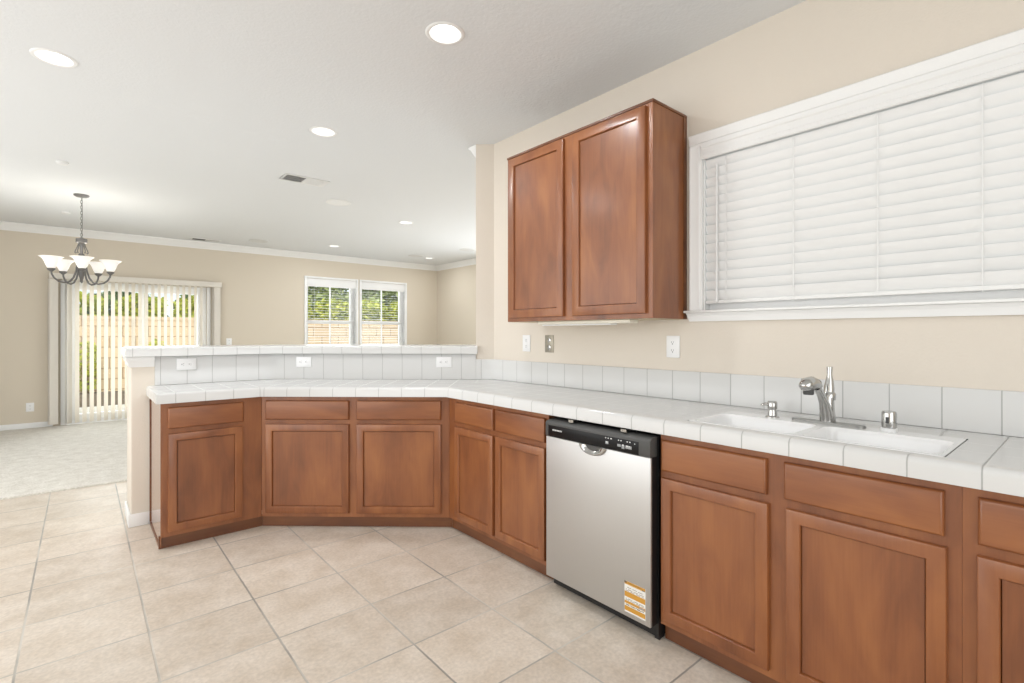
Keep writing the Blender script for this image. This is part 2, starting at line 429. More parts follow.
LIGHTS = [(-0.11, 3.61), (1.348, 2.08), (1.33, 3.66), (3.24, 5.94), (3.2, 8.3), (5.1, 8.42)]
RCAN = 0.078
def ceiling():
    bm = bmesh.new(); ed = []
    def loop(pts):
        vs = [bm.verts.new((x, y, ZC)) for x, y in pts]
        for i in range(len(vs)): ed.append(bm.edges.new((vs[i], vs[(i + 1) % len(vs)])))
    loop([(XL - .1, YB - .1), (XR + .1, YB - .1), (XR + .1, YF + .1), (XL - .1, YF + .1)])
    for x, y in LIGHTS: loop([(x + RCAN * cos(2 * pi * k / 32), y + RCAN * sin(2 * pi * k / 32)) for k in range(32)])
    bmesh.ops.triangle_fill(bm, use_beauty=True, use_dissolve=False, edges=ed)
    for f in bm.faces:
        if f.normal.z > 0: f.normal_flip()
    me = bpy.data.meshes.new('ceiling'); bm.to_mesh(me); bm.free(); me.materials.append(MATS['ceiling_paint'])
    o = bpy.data.objects.new('ceiling', me); COL.objects.link(o)
    structure(o, 'white textured ceiling over kitchen, dining and family room', 'ceiling')
ceiling()

# faint drywall seam in the ceiling
b = MB(); SE = [(-.35, 3.87), (0.02, 3.90), (0.33, 3.90), (0.61, 3.94), (0.92, 3.985), (1.29, 4.03), (1.55, 3.97), (1.85, 3.93)]
rows = []
for i, (x, y) in enumerate(SE):
    g = sin(pi * (i + .15) / (len(SE) - .7)); rows.append([(x, y + q * .085, ZC + .001 - .0065 * g * (1 - abs(q)) * (1.4 if q < 0 else 1)) for q in (-1, -.35, 0, .35, 1)])
for i in range(len(SE) - 1):
    for j in range(4): b.face([rows[i][j], rows[i][j + 1], rows[i + 1][j + 1], rows[i + 1][j]])
structure(b.build('ceiling_seam', 'ceiling_paint', smooth=80), 'faint raised drywall seam across the kitchen ceiling', 'ceiling seam')

# kitchen window wall with its opening, 45 degree end and the return behind it
WY1, WY0, WZ0, WZ1 = 1.325, -0.50, 1.40, 2.240     # window opening
b = MB(); T = 0.14
b.box((XW, YB, 0), (XW + T, WY0, ZC)); b.box((XW, WY0, 0), (XW + T, WY1, WZ0)); b.box((XW, WY0, WZ1), (XW + T, WY1, ZC))
b.prism([(XW, WY1), (XW + T, WY1), (XW + T, 3.0), (XR, 3.0), (XR, END.y), (END.x, END.y), (WR.x, WR.y)], 0, ZC)
structure(b.build('wall_right', 'wall_paint', smooth=0), 'beige kitchen wall behind the sink with window', 'wall')
# far wall with the opening of the sliding door and two windows
DX0, DX1, DZ1 = -0.172, 1.535, 2.03
WIN = [(3.10, 4.04), (4.14, 5.09)]; FZ0, FZ1 = 0.75, 2.30
b = MB(); y0, y1 = YF, YF + 0.16
xs = [(XL - .1, DX0)]; b.box((XL - .1, y0, 0), (DX0, y1, ZC)); b.box((DX0, y0, DZ1), (DX1, y1, ZC))
b.box((DX1, y0, 0), (WIN[0][0], y1, ZC)); b.box((WIN[0][1], y0, 0), (WIN[1][0], y1, ZC)); b.box((WIN[1][1], y0, 0), (XR + .1, y1, ZC))
for a, c in WIN: b.box((a, y0, 0), (c, y1, FZ0)); b.box((a, y0, FZ1), (c, y1, ZC))
structure(b.build('wall_far', 'far_wall_paint', smooth=0), 'tan far wall of the dining and family room', 'wall')
b = MB(); b.box((XR, 3.0, 0), (XR + .1, YF, ZC)); structure(b.build('wall_family', 'far_wall_paint', smooth=0), 'tan right wall of the family room', 'wall')
b = MB(); b.box((XL - .1, YB - .1, 0), (XL, YF, ZC)); structure(b.build('wall_left', 'wall_paint', smooth=0), 'beige wall left of the kitchen', 'wall')
b = MB(); b.box((XL, YB - .1, 0), (XW + T, YB, ZC)); structure(b.build('wall_back', 'wall_paint', smooth=0), 'beige wall behind the camera', 'wall')

# half wall under the bar
TH = 0.36; XH0 = 0.248
bk = WL + NI * TH; tb = (YH + TH - bk.y) / D.y; BKC = bk + D * tb           # back corner
te = (END.y - BKC.y) / D.y; BKE = BKC + D * te                              # back face meets the wall
b = MB(); b.prism([(XH0, YH), (WL.x, WL.y), (END.x, END.y + .0), (BKE.x, BKE.y + .001), (BKC.x, BKC.y), (XH0, YH + TH)], 0, 1.128)
structure(b.build('wall_half', 'wall_paint', bevel=0.012, smooth=35), 'low beige half wall behind the peninsula carrying the tiled bar', 'wall')

# baseboards and crown mouldings
b = MB(); b.box((XL, YF - 0.014, 0.012), (-0.30, YF, 0.085)); structure(b.build('baseboard_far', 'trim_white', bevel=0.004), 'white baseboard along the far wall left of the sliding door', 'baseboard')
b = MB(); b.prism([(XH0 - .014, YH - .014), (0.352, YH - .014), (0.352, YH - .0005), (XH0 - .0005, YH - .0005), (XH0 - .0005, YH + TH + .0), (XH0 - .014, YH + TH + .0)], 0.001, 0.085)
structure(b.build('baseboard_half', 'trim_white', bevel=0.003), 'white baseboard wrapping the end of the half wall', 'baseboard')
CROWN = [(0, 0), (0.098, 0), (0.098, -0.012), (0.085, -0.022), (0.070, -0.030), (0.045, -0.060), (0.022, -0.084), (0.014, -0.090), (0.012, -0.1), (0, -0.1)]
def crown(p, q, n, ext0=0.0, ext1=0.0):
    """crown section swept from p to q, n = unit vector into the room; ext = mitre in units of projection"""
    b_ = MB(); p = Vector(p); q = Vector(q); n = Vector(n); t = (q - p).normalized()
    A = []; B = []
    for o_, z in CROWN:
        a = p + n * (o_ + .0005) + t * (ext0 * o_); c = q + n * (o_ + .0005) - t * (ext1 * o_)
        A.append((a.x, a.y, ZC - .0005 + z)); B.append((c.x, c.y, ZC - .0005 + z))
    k = len(A); b_.faces(A + B, [tuple(range(k)), tuple(range(k, 2 * k))[::-1]] + [(i, (i + 1) % k, k + (i + 1) % k, k + i) for i in range(k)])
    return b_
structure(crown((XL, YF), (XR, YF), (0, -1), 0, 1).build('trim_1', 'trim_white', smooth=40), 'white crown moulding along the far wall', 'crown moulding')
structure(crown((XR, YF), (XR, END.y), (-1, 0), 1, 1).build('trim_2', 'trim_white', smooth=40), 'white crown moulding along the right wall of the family room', 'crown moulding')
structure(crown((END.x, END.y), (XR, END.y), (0, 1), 0, 1).build('trim_3', 'trim_white', smooth=40), 'white crown moulding end peeking past the kitchen wall corner', 'crown moulding')
# moulding under the end of the bar
b = MB()
prof = [(0.0008, 1.058), (0.006, 1.058), (0.010, 1.064), (0.012, 1.078), (0.020, 1.096), (0.026, 1.106), (0.026, 1.1265), (0.0008, 1.1265)]
def offs(o): return [(0.376, YH - o), (XH0 - o, YH - o), (XH0 - o, YH + TH)]
rows = [[(x, y, z) for x, y in offs(o)] for o, z in prof]; vs = [p for r in rows for p in r]; k = len(prof); fs = []
for i in range(k):
    j = (i + 1) % k
    for c in range(2): fs.append((i * 3 + c, j * 3 + c, j * 3 + c + 1, i * 3 + c + 1))
fs += [tuple(i * 3 for i in range(k)), tuple(i * 3 + 2 for i in range(k))[::-1]]
b.faces(vs, fs); structure(b.build('trim_4', 'trim_white', smooth=40), 'white moulding under the left end of the bar', 'moulding')

# ------------------------------------------------------------------ tiled counter, splash and bar
ZT, ZB = 0.931, 0.870
def inter_run(e): return corner_right(e)
def sweep_edge(path_fn, prof, u_fn, nseg):
    """path_fn(offset)-> list of plan points; prof list of (offset, z)"""
    b_ = MB(); P = [[(p[0], p[1], z) for p in path_fn(o)] for o, z in prof]
    k = len(prof)
    for s in range(nseg):
        for i in range(k):
            j = (i + 1) % k
            q = [P[i][s], P[i][s + 1], P[j][s + 1], P[j][s]]
            uv = [(u_fn(s, p), 0.5) for p in q]
            b_.face(q, 0, uv)
    for s in (0, nseg):
        b_.face([P[i][s] for i in range(k)], 0, [(0.5, 0.5)] * k)
    return b_
ct = thing('countertop', 'white tiled countertop wrapping from the sink run round to the peninsula', 'countertop', (0, 0, 0))
EDGE = [(0.0, ZB), (0.0, 0.912), (0.003, 0.922), (0.009, 0.9285), (0.017, ZT), (0.055, ZT), (0.055, 0.900), (0.030, ZB)]
YE = -0.9
def edge_path(o):
    l, r = corner_left(o), corner_right(o)
    return [(XC0 + o, YH - .001), (XC0 + o, 3.57 + o), (l.x, l.y), (r.x, r.y), (1.80 + o, YE)]
def edge_u(s, p):
    if s == 0: return (p[1] - 3.625) / 0.153
    if s == 1: return (p[0] - 0.4255) / 0.1535
    if s == 2: return ((Vector(p[:2]) - LC).dot(D2) - 0.019) / 0.1504
    return (p[1] - 0.205) / 0.1587
sweep_edge(edge_path, EDGE, edge_u, 4).build('edge_tile', 'white_tile', ct, smooth=50)
# top surface with the sink cut-out
SX0, SX1, SY0, SY1 = 1.862, 2.245, 0.288, 1.092
b = MB(); zt = ZT - .0005
lo, ro = corner_left(.055), corner_right(.055)
def tface(pts, fn): b.face([(x, y, zt) for x, y in pts], 0, [fn(x, y) for x, y in pts])
tface([(XC0 + .055, 3.625), (lo.x, lo.y), (WL.x, WL.y - .001), (XC0 + .055, YH - .001)], lambda x, y: ((x - 0.4255) / 0.1535, (y - 3.625) / 0.1535))
g2 = lambda x, y: (((Vector((x, y)) - LC).dot(D2) - 0.019) / 0.1504, ((Vector((x, y)) - LC).dot(NI2) - .055) / 0.1504)
tface([(lo.x, lo.y), (ro.x, ro.y), (WR.x, WR.y), (WL.x, WL.y - .001)], g2)
g3 = lambda x, y: ((y - 0.205) / 0.1587, (x - 1.855) / 0.1587)
tface([(ro.x, ro.y), (1.855, SY1), (XW - .001, SY1), (WR.x, WR.y)], g3)
tface([(1.855, SY1), (1.855, SY0), (SX0, SY0), (SX0, SY1)], g3)
tface([(SX1, SY1), (SX1, SY0), (XW - .001, SY0), (XW - .001, SY1)], g3)
tface([(1.855, SY0), (1.855, YE), (XW - .001, YE), (XW - .001, SY0)], g3)
b.build('tile_surface', 'white_tile', ct, smooth=0)
b = MB(); zs0, zs1 = 0.872, 0.9295
b.prism([(XC0 + .056, 3.626), (lo.x, lo.y + .001), (WL.x, WL.y - .002), (XC0 + .056, YH - .002)], zs0, zs1)
b.prism([(lo.x + .001, lo.y + .001), (ro.x + .001, ro.y + .001), (WR.x - .002, WR.y), (WL.x + .001, WL.y - .002)], zs0, zs1)
b.prism([(ro.x + .002, ro.y), (1.857, SY1 + .01), (XW - .002, SY1 + .01), (WR.x - .002, WR.y - .002)], zs0, zs1)
b.box((1.857, SY0 - .01, zs0), (XW - .002, YE, zs1)); b.box((SX1 + .01, SY0, zs0), (XW - .002, SY1, zs1))
b.build('substrate', 'grout_grey', ct, smooth=0)

# backsplash: window wall, diagonal and left parts
bs = thing('backsplash', 'single row of white tile backsplash behind the counter', 'backsplash')
def splash(poly_fn, z1, u_fn, name, nseg, ends=True):
    prof = [(0.0006, 0.932), (0.011, 0.932), (0.011, z1 - .004), (0.008, z1 - .0005), (0.0006, z1)]
    b_ = MB(); P = [[(p[0], p[1], z) for p in poly_fn(o)] for o, z in prof]; k = len(prof)
    for s in range(nseg):
        for i in range(k):
            j = (i + 1) % k; q = [P[i][s], P[i][s + 1], P[j][s + 1], P[j][s]]
            b_.face(q, 0, [(u_fn(s, p), 0.5) for p in q])
    for s in (0, nseg): b_.face([P[i][s] for i in range(k)], 0, [(0.5, 0.5)] * k)
    return b_.build(name, 'white_tile', bs, smooth=50)
def wl_off(o):                   # diagonal/left corner offset into the room
    q = WL - NI * o; y = YH - o; t = (y - q.y) / D.y; return q + D * t
def wr_off(o):
    q = WR - NI * o; x = XW - o; t = (x - q.x) / D.x; return q + D * t
def sp_u(s, p): return (p[0] - 0.4096) / 0.154 if s == 0 else ((WR - Vector(p[:2])).dot(D) - 0.7087) / 0.1528
e2 = END - D * 0.0
splash(lambda o: [(0.378, YH - o), tuple(wl_off(o)), tuple(END - NI * o)], 1.127, sp_u, 'bar_tiles', 2)
splash(lambda o: [tuple(END - NI * o + D * .001), tuple(wr_off(o)), (XW - o, YE)], 1.085, lambda s, p: ((WR - Vector(p[:2])).dot(D) - 0.7087) / 0.1528 if s == 0 else (p[1] - 0.224) / 0.159, 'wall_tiles', 2)

# bar cap
bar = thing('bar_top', 'raised white tile bar cap running along the half wall', 'bar top')
ZC0, ZC1 = 1.1285, 1.189
XB0 = 0.218
CAPE = [(-0.040, ZC0), (-0.040, 1.172), (-0.037, 1.181), (-0.030, 1.1865), (-0.022, ZC1), (0.012, ZC1), (0.012, 1.165), (-0.005, ZC0)]
def cap_path(o):
    f = WL + NI * o; y = YH + o; t = (y - f.y) / D.y; c = f + D * t
    e = END + NI * o + D * (.014 if o < -.001 else -.002)
    return [(XB0 + (o + .04), YH + TH + .10), (XB0 + (o + .04), y), (c.x, c.y), (e.x, e.y)]
def cap_u(s, p):
    if s == 0: return (p[1] - 4.19) / 0.153
    if s == 1: return (p[0] - 0.4096) / 0.154
    return ((WR - Vector(p[:2])).dot(D) - 0.7087) / 0.1528
sweep_edge(cap_path, CAPE, cap_u, 3).build('edge_tile', 'white_tile', bar, smooth=50)
i0, i1, i2, i3 = cap_path(.0125)
def back_line(o):
    f = WL + NI * o; t = (YH + o - f.y) / D.y; c = f + D * t
    tt = (END.y + .002 - c.y) / D.y; e = c + D * tt
    return c, e
cb_, ce_ = back_line(TH + .10)
b = MB()
for poly, fn in (([i1, i2, tuple(cb_), (i0[0], YH + TH + .10)], lambda x, y: ((x - 0.4096) / 0.154, (y - 4.192) / 0.154)),
                 ([i2, i3, (END.x + .004, END.y + .002), tuple(ce_), tuple(cb_)], lambda x, y: (((WR - Vector((x, y))).dot(D) - 0.7087) / 0.1528, ((Vector((x, y)) - WL).dot(NI) - .012) / 0.1528))):
    n = len(poly)
    b.face([(x, y, ZC1 - .0005) for x, y in poly], 0, [fn(x, y) for x, y in poly])
    b.face([(x, y, ZC0) for x, y in poly][::-1], 0, [(0.5, 0.5)] * n)
b.face([(x, y, z) for (x, y), z in (((i0[0], YH + TH + .1), ZC0), (tuple(cb_), ZC0), (tuple(cb_), ZC1), ((i0[0], YH + TH + .1), ZC1))], 0, [(0.1, 0.5), (5.9, 0.5), (5.9, 0.5), (0.1, 0.5)])
b.face([(x, y, z) for (x, y), z in ((tuple(cb_), ZC0), (tuple(ce_), ZC0), (tuple(ce_), ZC1), (tuple(cb_), ZC1))], 0, [(0.1, 0.5), (9.9, 0.5), (9.9, 0.5), (0.1, 0.5)])
b.build('tile_surface', 'white_tile', bar, smooth=0)

# ------------------------------------------------------------------ cabinets
def rings(w, h, stations, back):
    """rectangular panel in x-z, stations = [(inset, y)], y negative towards the viewer"""
    b_ = MB(); vs = []
    for ins, y in stations: vs += [(ins, y, ins), (w - ins, y, ins), (w - ins, y, h - ins), (ins, y, h - ins)]
    fs = []
    for i in range(len(stations) - 1):
        for c in range(4): d = (c + 1) % 4; fs.append((i * 4 + c, i * 4 + d, i * 4 + 4 + d, i * 4 + 4 + c))
    if back: fs.append((3, 2, 1, 0))
    return b_, vs, fs
def cab_door(parent, x0, x1, z0, z1, yf, stile=0.044):
    w, h = x1 - x0, z1 - z0; t = 0.019
    b_, vs, fs = rings(w, h, [(0, 0), (0, -t + .005), (.0015, -t + .0015), (.005, -t), (stile - .0015, -t), (stile, -t + .001), (stile + .0015, -t + .004), (stile + .002, -t + .0135), (0.0005 + stile + .004, -0.001)], True)
    b_.faces(vs, fs); d = b_.build('door', 'wood_vertical', parent, smooth=30, loc=(x0, yf, z0))
    p = MB(); i = stile + .0046
    p.box((i, -t + .0112, i), (w - i, -0.0015, h - i)); p.build('door_panel', 'wood_vertical', d, smooth=0)
    return d
def drawer_front(parent, x0, x1, z0, z1, yf):
    w, h = x1 - x0, z1 - z0; t = 0.019
    b_, vs, fs = rings(w, h, [(0, 0), (0, -t + .008), (.002, -t + .004), (.007, -t + .0005), (.010, -t)], True)
    n = 4 * 4; fs.append((n, n + 1, n + 2, n + 3)); b_.faces(vs, fs)
    return b_.build('drawer_front', 'wood_horizontal', parent, smooth=40, loc=(x0, yf, z0))
def frame(parent, w, openings, z0=0.075, z1=0.869, t=0.019, x0=0.0):
    """face frame with openings: vertical boards between them; openings = [(xa, xb)]"""
    b_ = MB(); xs_ = [x0] + [v for o in openings for v in o] + [w]
    for i in range(0, len(xs_), 2): b_.box((xs_[i], 0, z0), (xs_[i + 1], t, z1))
    for xa, xb in openings:
        b_.box((xa, 0.0003, z0), (xb, t, 0.112)); b_.box((xa, 0.0003, 0.676), (xb, t, 0.728)); b_.box((xa, 0.0003, 0.832), (xb, t, z1))
    return b_.build('face_frame', 'wood_vertical', parent, smooth=0)
def to_local(o, p):
    c, s = cos(o.rotation_euler.z), sin(o.rotation_euler.z); dx, dy = p[0] - o.location.x, p[1] - o.location.y
    return (dx * c + dy * s, -dx * s + dy * c)
FE = 0.036                                           # face frame set back behind the counter edge
fl, fr = corner_left(FE), corner_right(FE)
tl, tr = corner_left(.068), corner_right(.068)
DRZ = (0.716, 0.843); DOZ = (0.103, 0.687)

# left peninsula cabinet (faces the camera side, local x to the right)
XA0 = 0.358
c1 = thing('base_cabinet', 'cherry base cabinet at the open left end of the peninsula', 'base cabinet', (XA0, 3.57 + FE, 0), 0)
w1 = fl.x - XA0
frame(c1, w1 - .001, [(0.05, 0.415)])
b = MB(); poly = [(XA0 + .0005, 3.57 + FE + .0192), (fl.x - .012, 3.57 + FE + .0192), (WL.x - .022, YH - .012), (XA0 + .0005, YH - .012)]
poly = [to_local(c1, p) for p in poly]
b.prism(poly, 0.076, 0.8685); b.build('carcass', 'wood_vertical', c1, smooth=0)
b = MB(); b.box((-0.0045, 0.0, 0.021), (0.0, 0.548, 0.869)); b.build('end_panel', 'wood_polished', c1, bevel=.0008, smooth=0)
drawer_front(c1, 0.031, 0.437, *DRZ, 0); cab_door(c1, 0.031, 0.432, *DOZ, 0)
b = MB(); b.prism([to_local(c1, p) for p in [(XA0 - .010, 3.57 + .068), (tl.x - .0008, 3.57 + .068), (tl.x + .006, 3.57 + .083), (XA0 - .010, 3.57 + .083)]], 0.001, 0.0745)
b.prism([to_local(c1, p) for p in [(XA0 - .009, 3.57 + .0835), (XA0 + .004, 3.57 + .0835), (XA0 + .004, YH - .03), (XA0 - .009, YH - .03)]], 0.001, 0.0205)
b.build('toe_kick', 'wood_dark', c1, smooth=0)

b = MB(); b.box((-.010, .549, .021), (-.0005, .561, .869)); b.build('scribe_gap_strip', 'wood_dark', c1, smooth=0)  # dark strip stands in for the shaded gap beside the half wall

# diagonal corner cabinet
rd = atan2(D2.y, D2.x)
c2 = thing('base_cabinet', 'cherry base cabinet with two drawers set across the diagonal corner', 'base cabinet', (fl.x, fl.y, 0), rd)
w2 = (fr - fl).length
def dpx(px):                                          # where a sight line crosses the door plane of the diagonal
    ph = radians(40.5) + math.atan((px - 512) / 504.0); t_ = tan(ph); q = LC + NI2 * .018
    return (q.y * t_ - q.x) / (D2.x - D2.y * t_)
s0 = (fl - (LC + NI2 * .018)).dot(D2)
xs4 = [dpx(p) - s0 for p in (265, 348.5, 356.3, 440.8)]
frame(c2, w2 - .001, [(xs4[0] + .02, xs4[1] - .02), (xs4[2] + .02, xs4[3] - .02)], x0=.001)
b = MB(); q0 = fl + NI2 * .0195; q1 = fr + NI2 * .0195
poly = [q0 + D2 * .012, q1 - D2 * .012, (WR.x - .03, WR.y - .0), (WL.x + .02, WL.y - .03)]
b.prism([to_local(c2, p) for p in poly], 0.076, 0.8685); b.build('carcass', 'wood_vertical', c2, smooth=0)
for i in (0, 2):
    drawer_front(c2, xs4[i], xs4[i + 1], *DRZ, 0); cab_door(c2, xs4[i], xs4[i + 1], *DOZ, 0)
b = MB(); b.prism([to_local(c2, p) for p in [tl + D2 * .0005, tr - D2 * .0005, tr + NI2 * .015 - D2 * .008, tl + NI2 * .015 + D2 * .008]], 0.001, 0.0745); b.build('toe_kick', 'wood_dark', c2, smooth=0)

# run cabinets, local x runs towards the camera (world -y), local y into the wall (+x)
XF = 1.80 + FE
def run_cab(label, ya, yb, fronts, first=False, group=None):
    c = thing('base_cabinet', label, 'base cabinet', (XF, ya, 0), radians(-90)); w = ya - yb
    frame(c, w - .0002, [(max(.02, a + .02), z_ - .02) for (a, z_) in [(ya - f0, ya - f1) for f0, f1, _, _ in fronts]], x0=.0002)
    b_ = MB()
    if first: b_.prism([(.014, .0195), (w - .001, .0195), (w - .001, XW - XF - .013), (-(WR.y - .03 - ya), XW - XF - .013)], 0.076, 0.8685)
    else:
        zt_ = 0.8685 if 'sink' not in label.split('under')[-1] else 0.70
        b_.box((.001, .0195, .076), (w - .001, XW - XF - .013, zt_))
    b_.build('carcass', 'wood_vertical', c, smooth=0)
    for f0, f1, g0, g1 in fronts:
        drawer_front(c, ya - g0, ya - g1, *DRZ, 0); cab_door(c, ya - f0, ya - f1, *DOZ, 0)
    b_ = MB(); k0 = (tr.y - ya) * -1 + .001 if first else .0006
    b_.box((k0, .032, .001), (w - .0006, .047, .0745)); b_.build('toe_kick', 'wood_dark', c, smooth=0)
    return c
run_cab('cherry base cabinet with paired doors left of the dishwasher', fr.y, 1.856, [(2.699, 2.306, 2.699, 2.306), (2.281, 1.873, 2.281, 1.873)], True)
run_cab('wide cherry base cabinet right of the dishwasher, under the sink', 1.194, 0.2493, [(1.184, 0.757, 1.184, 0.764), (0.699, 0.280, 0.706, 0.286)])
run_cab('cherry base cabinet cut off by the right edge of the photo', 0.249, -0.30, [(0.218, -0.25, 0.216, -0.25)])

# wall cabinet
XU = 2.115
wc = thing('wall_cabinet', 'two-door cherry wall cabinet hung between the corner and window', 'wall cabinet', (XU, 2.518, 1.358), radians(-90))
wu = 2.518 - 1.421; hu = 2.413 - 1.358; dp = XW - XU - .001
b = MB()
for xa, xb in ((0, .04), (0.49, 0.605), (wu - .06, wu)): b.box((xa, 0, 0), (xb, .019, hu))
for xa, xb in ((.04, .49), (.605, wu - .06)): b.box((xa, 0.0003, 0), (xb, .019, .045)); b.box((xa, 0.0003, hu - .045), (xb, .019, hu))
b.build('face_frame', 'wood_vertical', wc, smooth=0)
b = MB(); b.box((0, .0193, .0), (wu, dp, hu)); b.build('carcass', 'wood_vertical', wc, smooth=0)
b = MB(); b.box((0.016, .0193, -.0016), (wu - .016, dp - .002, -.0003)); b.build('underside', 'cabinet_under', wc, smooth=0)
b = MB(); b.box((wu, dp - .030, 0.0), (wu + .004, dp, hu)); b.build('scribe_gap_strip', 'wood_dark', wc, smooth=0)
b = MB(); b.box((-.004, -.006, hu + .0003), (wu + .006, dp, hu + .014)); tag(b.build('top_moulding', 'wood_dark', wc, bevel=.003), 'thin dark top edge strip')
cab_door(wc, 0.024, 0.510, .024, hu - .011, 0, .050); cab_door(wc, 0.580, 1.064, .024, hu - .011, 0, .050)
# slim light under the wall cabinet
ul = thing('under_cabinet_light', 'slim off-white light strip fixed under the wall cabinet', 'light', (2.15, 2.272, 1.3315), radians(-90))
b = MB(); b.box((0, 0, 0.006), (0.69, 0.075, 0.0245)); b.build('housing', 'cream_plastic', ul, bevel=.004)
b = MB(); b.box((0.03, 0.008, -0.001), (0.56, 0.066, 0.0058)); b.build('diffuser', 'plastic_white', ul, bevel=.003)

# ------------------------------------------------------------------ dishwasher
dw = thing('dishwasher', 'stainless dishwasher with black control panel between the base cabinets', 'dishwasher', (1.782, 1.822, 0), radians(-90))
WD = 1.822 - 1.208
b = MB(); b.box((0.006, 0.050, 0.012), (WD + .006, 0.57, 0.852)); b.build('tub', 'black_plastic', dw, smooth=0)
b = MB(); b.box((0, 0, 0.066), (WD, 0.014, 0.768)); b.build('door_panel', 'stainless', dw, bevel=.004, seg=3)
b = MB(); b.box((0.001, 0.0142, 0.067), (WD - .001, 0.0480, 0.768)); b.build('dark_door_side', 'black_plastic', dw, smooth=0)  # black stands in for the dark reflection on the door's steel side
b = MB()
prof = [(0.0, 0.7685), (-.004, 0.775), (-.004, 0.835), (0.004, 0.843), (0.012, 0.847), (0.046, 0.852), (0.049, 0.852), (0.049, 0.7685)]
vs = [(0, y, z) for y, z in prof] + [(WD, y, z) for y, z in prof]; k = len(prof)
b.faces(vs, [tuple(range(k)), tuple(range(k, 2 * k))[::-1]] + [(i, (i + 1) % k, k + (i + 1) % k, k + i) for i in range(k)])
cp = b.build('control_panel', 'panel_grey', dw, bevel=.0015)
b = MB(); b.box((0.022, -.0052, 0.7715), (WD - .055, -.0035, 0.8265)); b.build('display_strip', 'black_gloss', cp, bevel=.0006)
b = MB(); x = 0.052
for wd in (.006, .004, .002, .006, .002, .006, .005, .002, .004, .005):
    b.box((x, -.0060, 0.8015), (x + wd, -.0053, 0.8085)); x += wd + .0022
b.build('logo', 'mark_white', cp, smooth=0)
b = MB()
for xx, z, w_, h_, m in ((.345, .818, .006, .003, 0), (.362, .818, .006, .003, 0), (.380, .818, .008, .004, 0), (.347, .797, .016, .012, 1), (.351, .800, .008, .006, 0),
                         (.43, .818, .005, .004, 0), (.445, .818, .006, .004, 0), (.425, .796, .018, .011, 1), (.452, .793, .015, .016, 1), (.476, .795, .032, .013, 1), (.456, .800, .008, .006, 0), (.482, .799, .008, .006, 0), (.496, .799, .006, .005, 0),
                         (.484, .818, .006, .004, 0), (.500, .818, .006, .004, 0), (.53, .815, .005, .003, 0)):
    xx = .382 + (xx - .345) * .84
    b = MB(); b.box((xx, -.0060 - .0002 * (1 - m), z - h_ / 2), (xx + w_, -.0053, z + h_ / 2)); b.build('button', ['mark_white', 'mark_grey'][m], cp, smooth=0)
# scooped handle below the panel
b = MB(); cx = 0.307; R1, R2, n = 0.079, 0.044, 18
vs = []; fs = []
for j in range(n + 1):
    a = pi * j / n
    for q, (s_, y) in enumerate(((1.0, -.0008), (0.96, -.010), (0.84, -.014), (0.66, -.008), (0.52, -.0012))):
        vs.append((cx - R1 * s_ * cos(a), y, 0.7675 - R2 * s_ * sin(a) * (1.0 if q else 1.0)))
for j in range(n):
    for q in range(4): fs.append((j * 5 + q, j * 5 + 5 + q, j * 5 + 6 + q, j * 5 + 1 + q))
b.faces(vs, fs); h_ = b.build('handle', 'chrome', dw, smooth=60)
b = MB(); vs = [(cx - R1 * .55 * cos(pi * j / n), -.0014, 0.7672 - R2 * .55 * sin(pi * j / n)) for j in range(n + 1)]
vs2 = [(x, -.0004, z) for x, _, z in vs]; k = len(vs)
b.faces(vs + vs2, [tuple(range(k)), tuple(range(k, 2 * k))[::-1]] + [(i, (i + 1) % k, k + (i + 1) % k, k + i) for i in range(k)])
b.build('finger_recess', 'panel_grey', h_, smooth=0)
# rating label
b = MB(); lx0, lx1, lz0, lz1 = 0.484, 0.590, 0.087, 0.219; H = lz1 - lz0
b.box((lx0, -.0010, lz0), (lx1, -.0003, lz1), 0)
for a, c, m in ((.90, 1.0, 1), (.50, .67, 1), (.285, .37, 1), (.05, .20, 1)): b.box((lx0 + .001, -.0014, lz0 + H * a), (lx1 - .001, -.0010, lz0 + H * c), m)
b.box((lx0, -.0016, lz0 + H * .93), (lx0 + .012, -.0014, lz1), 2); b.box((lx1 - .016, -.0016, lz0 + H * .90), (lx1 - .002, -.0014, lz0 + H * .93), 2)
for zz in (.945,):
    for i in range(14): b.box((lx0 + .016 + i * .0055, -.0016, lz0 + H * zz), (lx0 + .0195 + i * .0055, -.0014, lz0 + H * (zz + .025)), 2)
for zz in (.80, .735, .69, .43, .39, .245, .225):
    for i in range(16):
        if (i * 7 + int(zz * 100)) % 5: b.box((lx0 + .008 + i * .0057, -.0016, lz0 + H * zz), (lx0 + .0120 + i * .0057, -.0014, lz0 + H * (zz + .018)), 2)
b.box((lx1 - .03, -.0016, lz0 + H * .30), (lx1 - .004, -.0014, lz0 + H * .345), 3)
b.build('rating_label', ['label_white', 'label_yellow', 'label_dark', 'mark_grey'], dw, smooth=0)
b = MB(); b.box((0.008, 0.085, 0.001), (WD + .004, 0.097, 0.0115)); b.box((0.006, 0.0702, 0.0015), (WD + .004, 0.084, 0.0118)); b.build('kick_plate', 'black_plastic', dw, smooth=0)
for xx in (WD - .004,):
    b = MB(); b.box((xx - .012, 0.052, 0.0005), (xx + .012, 0.066, 0.0118)); b.build('foot', 'black_plastic', dw, bevel=.002)
for xx in (0.145, 0.455):
    b = MB(); b.box((xx, 0.010, 0.8535), (xx + .03, 0.10, 0.855)); b.box((xx, 0.010, 0.855), (xx + .03, 0.0115, 0.866)); b.build('bracket', 'chrome', dw, smooth=0)

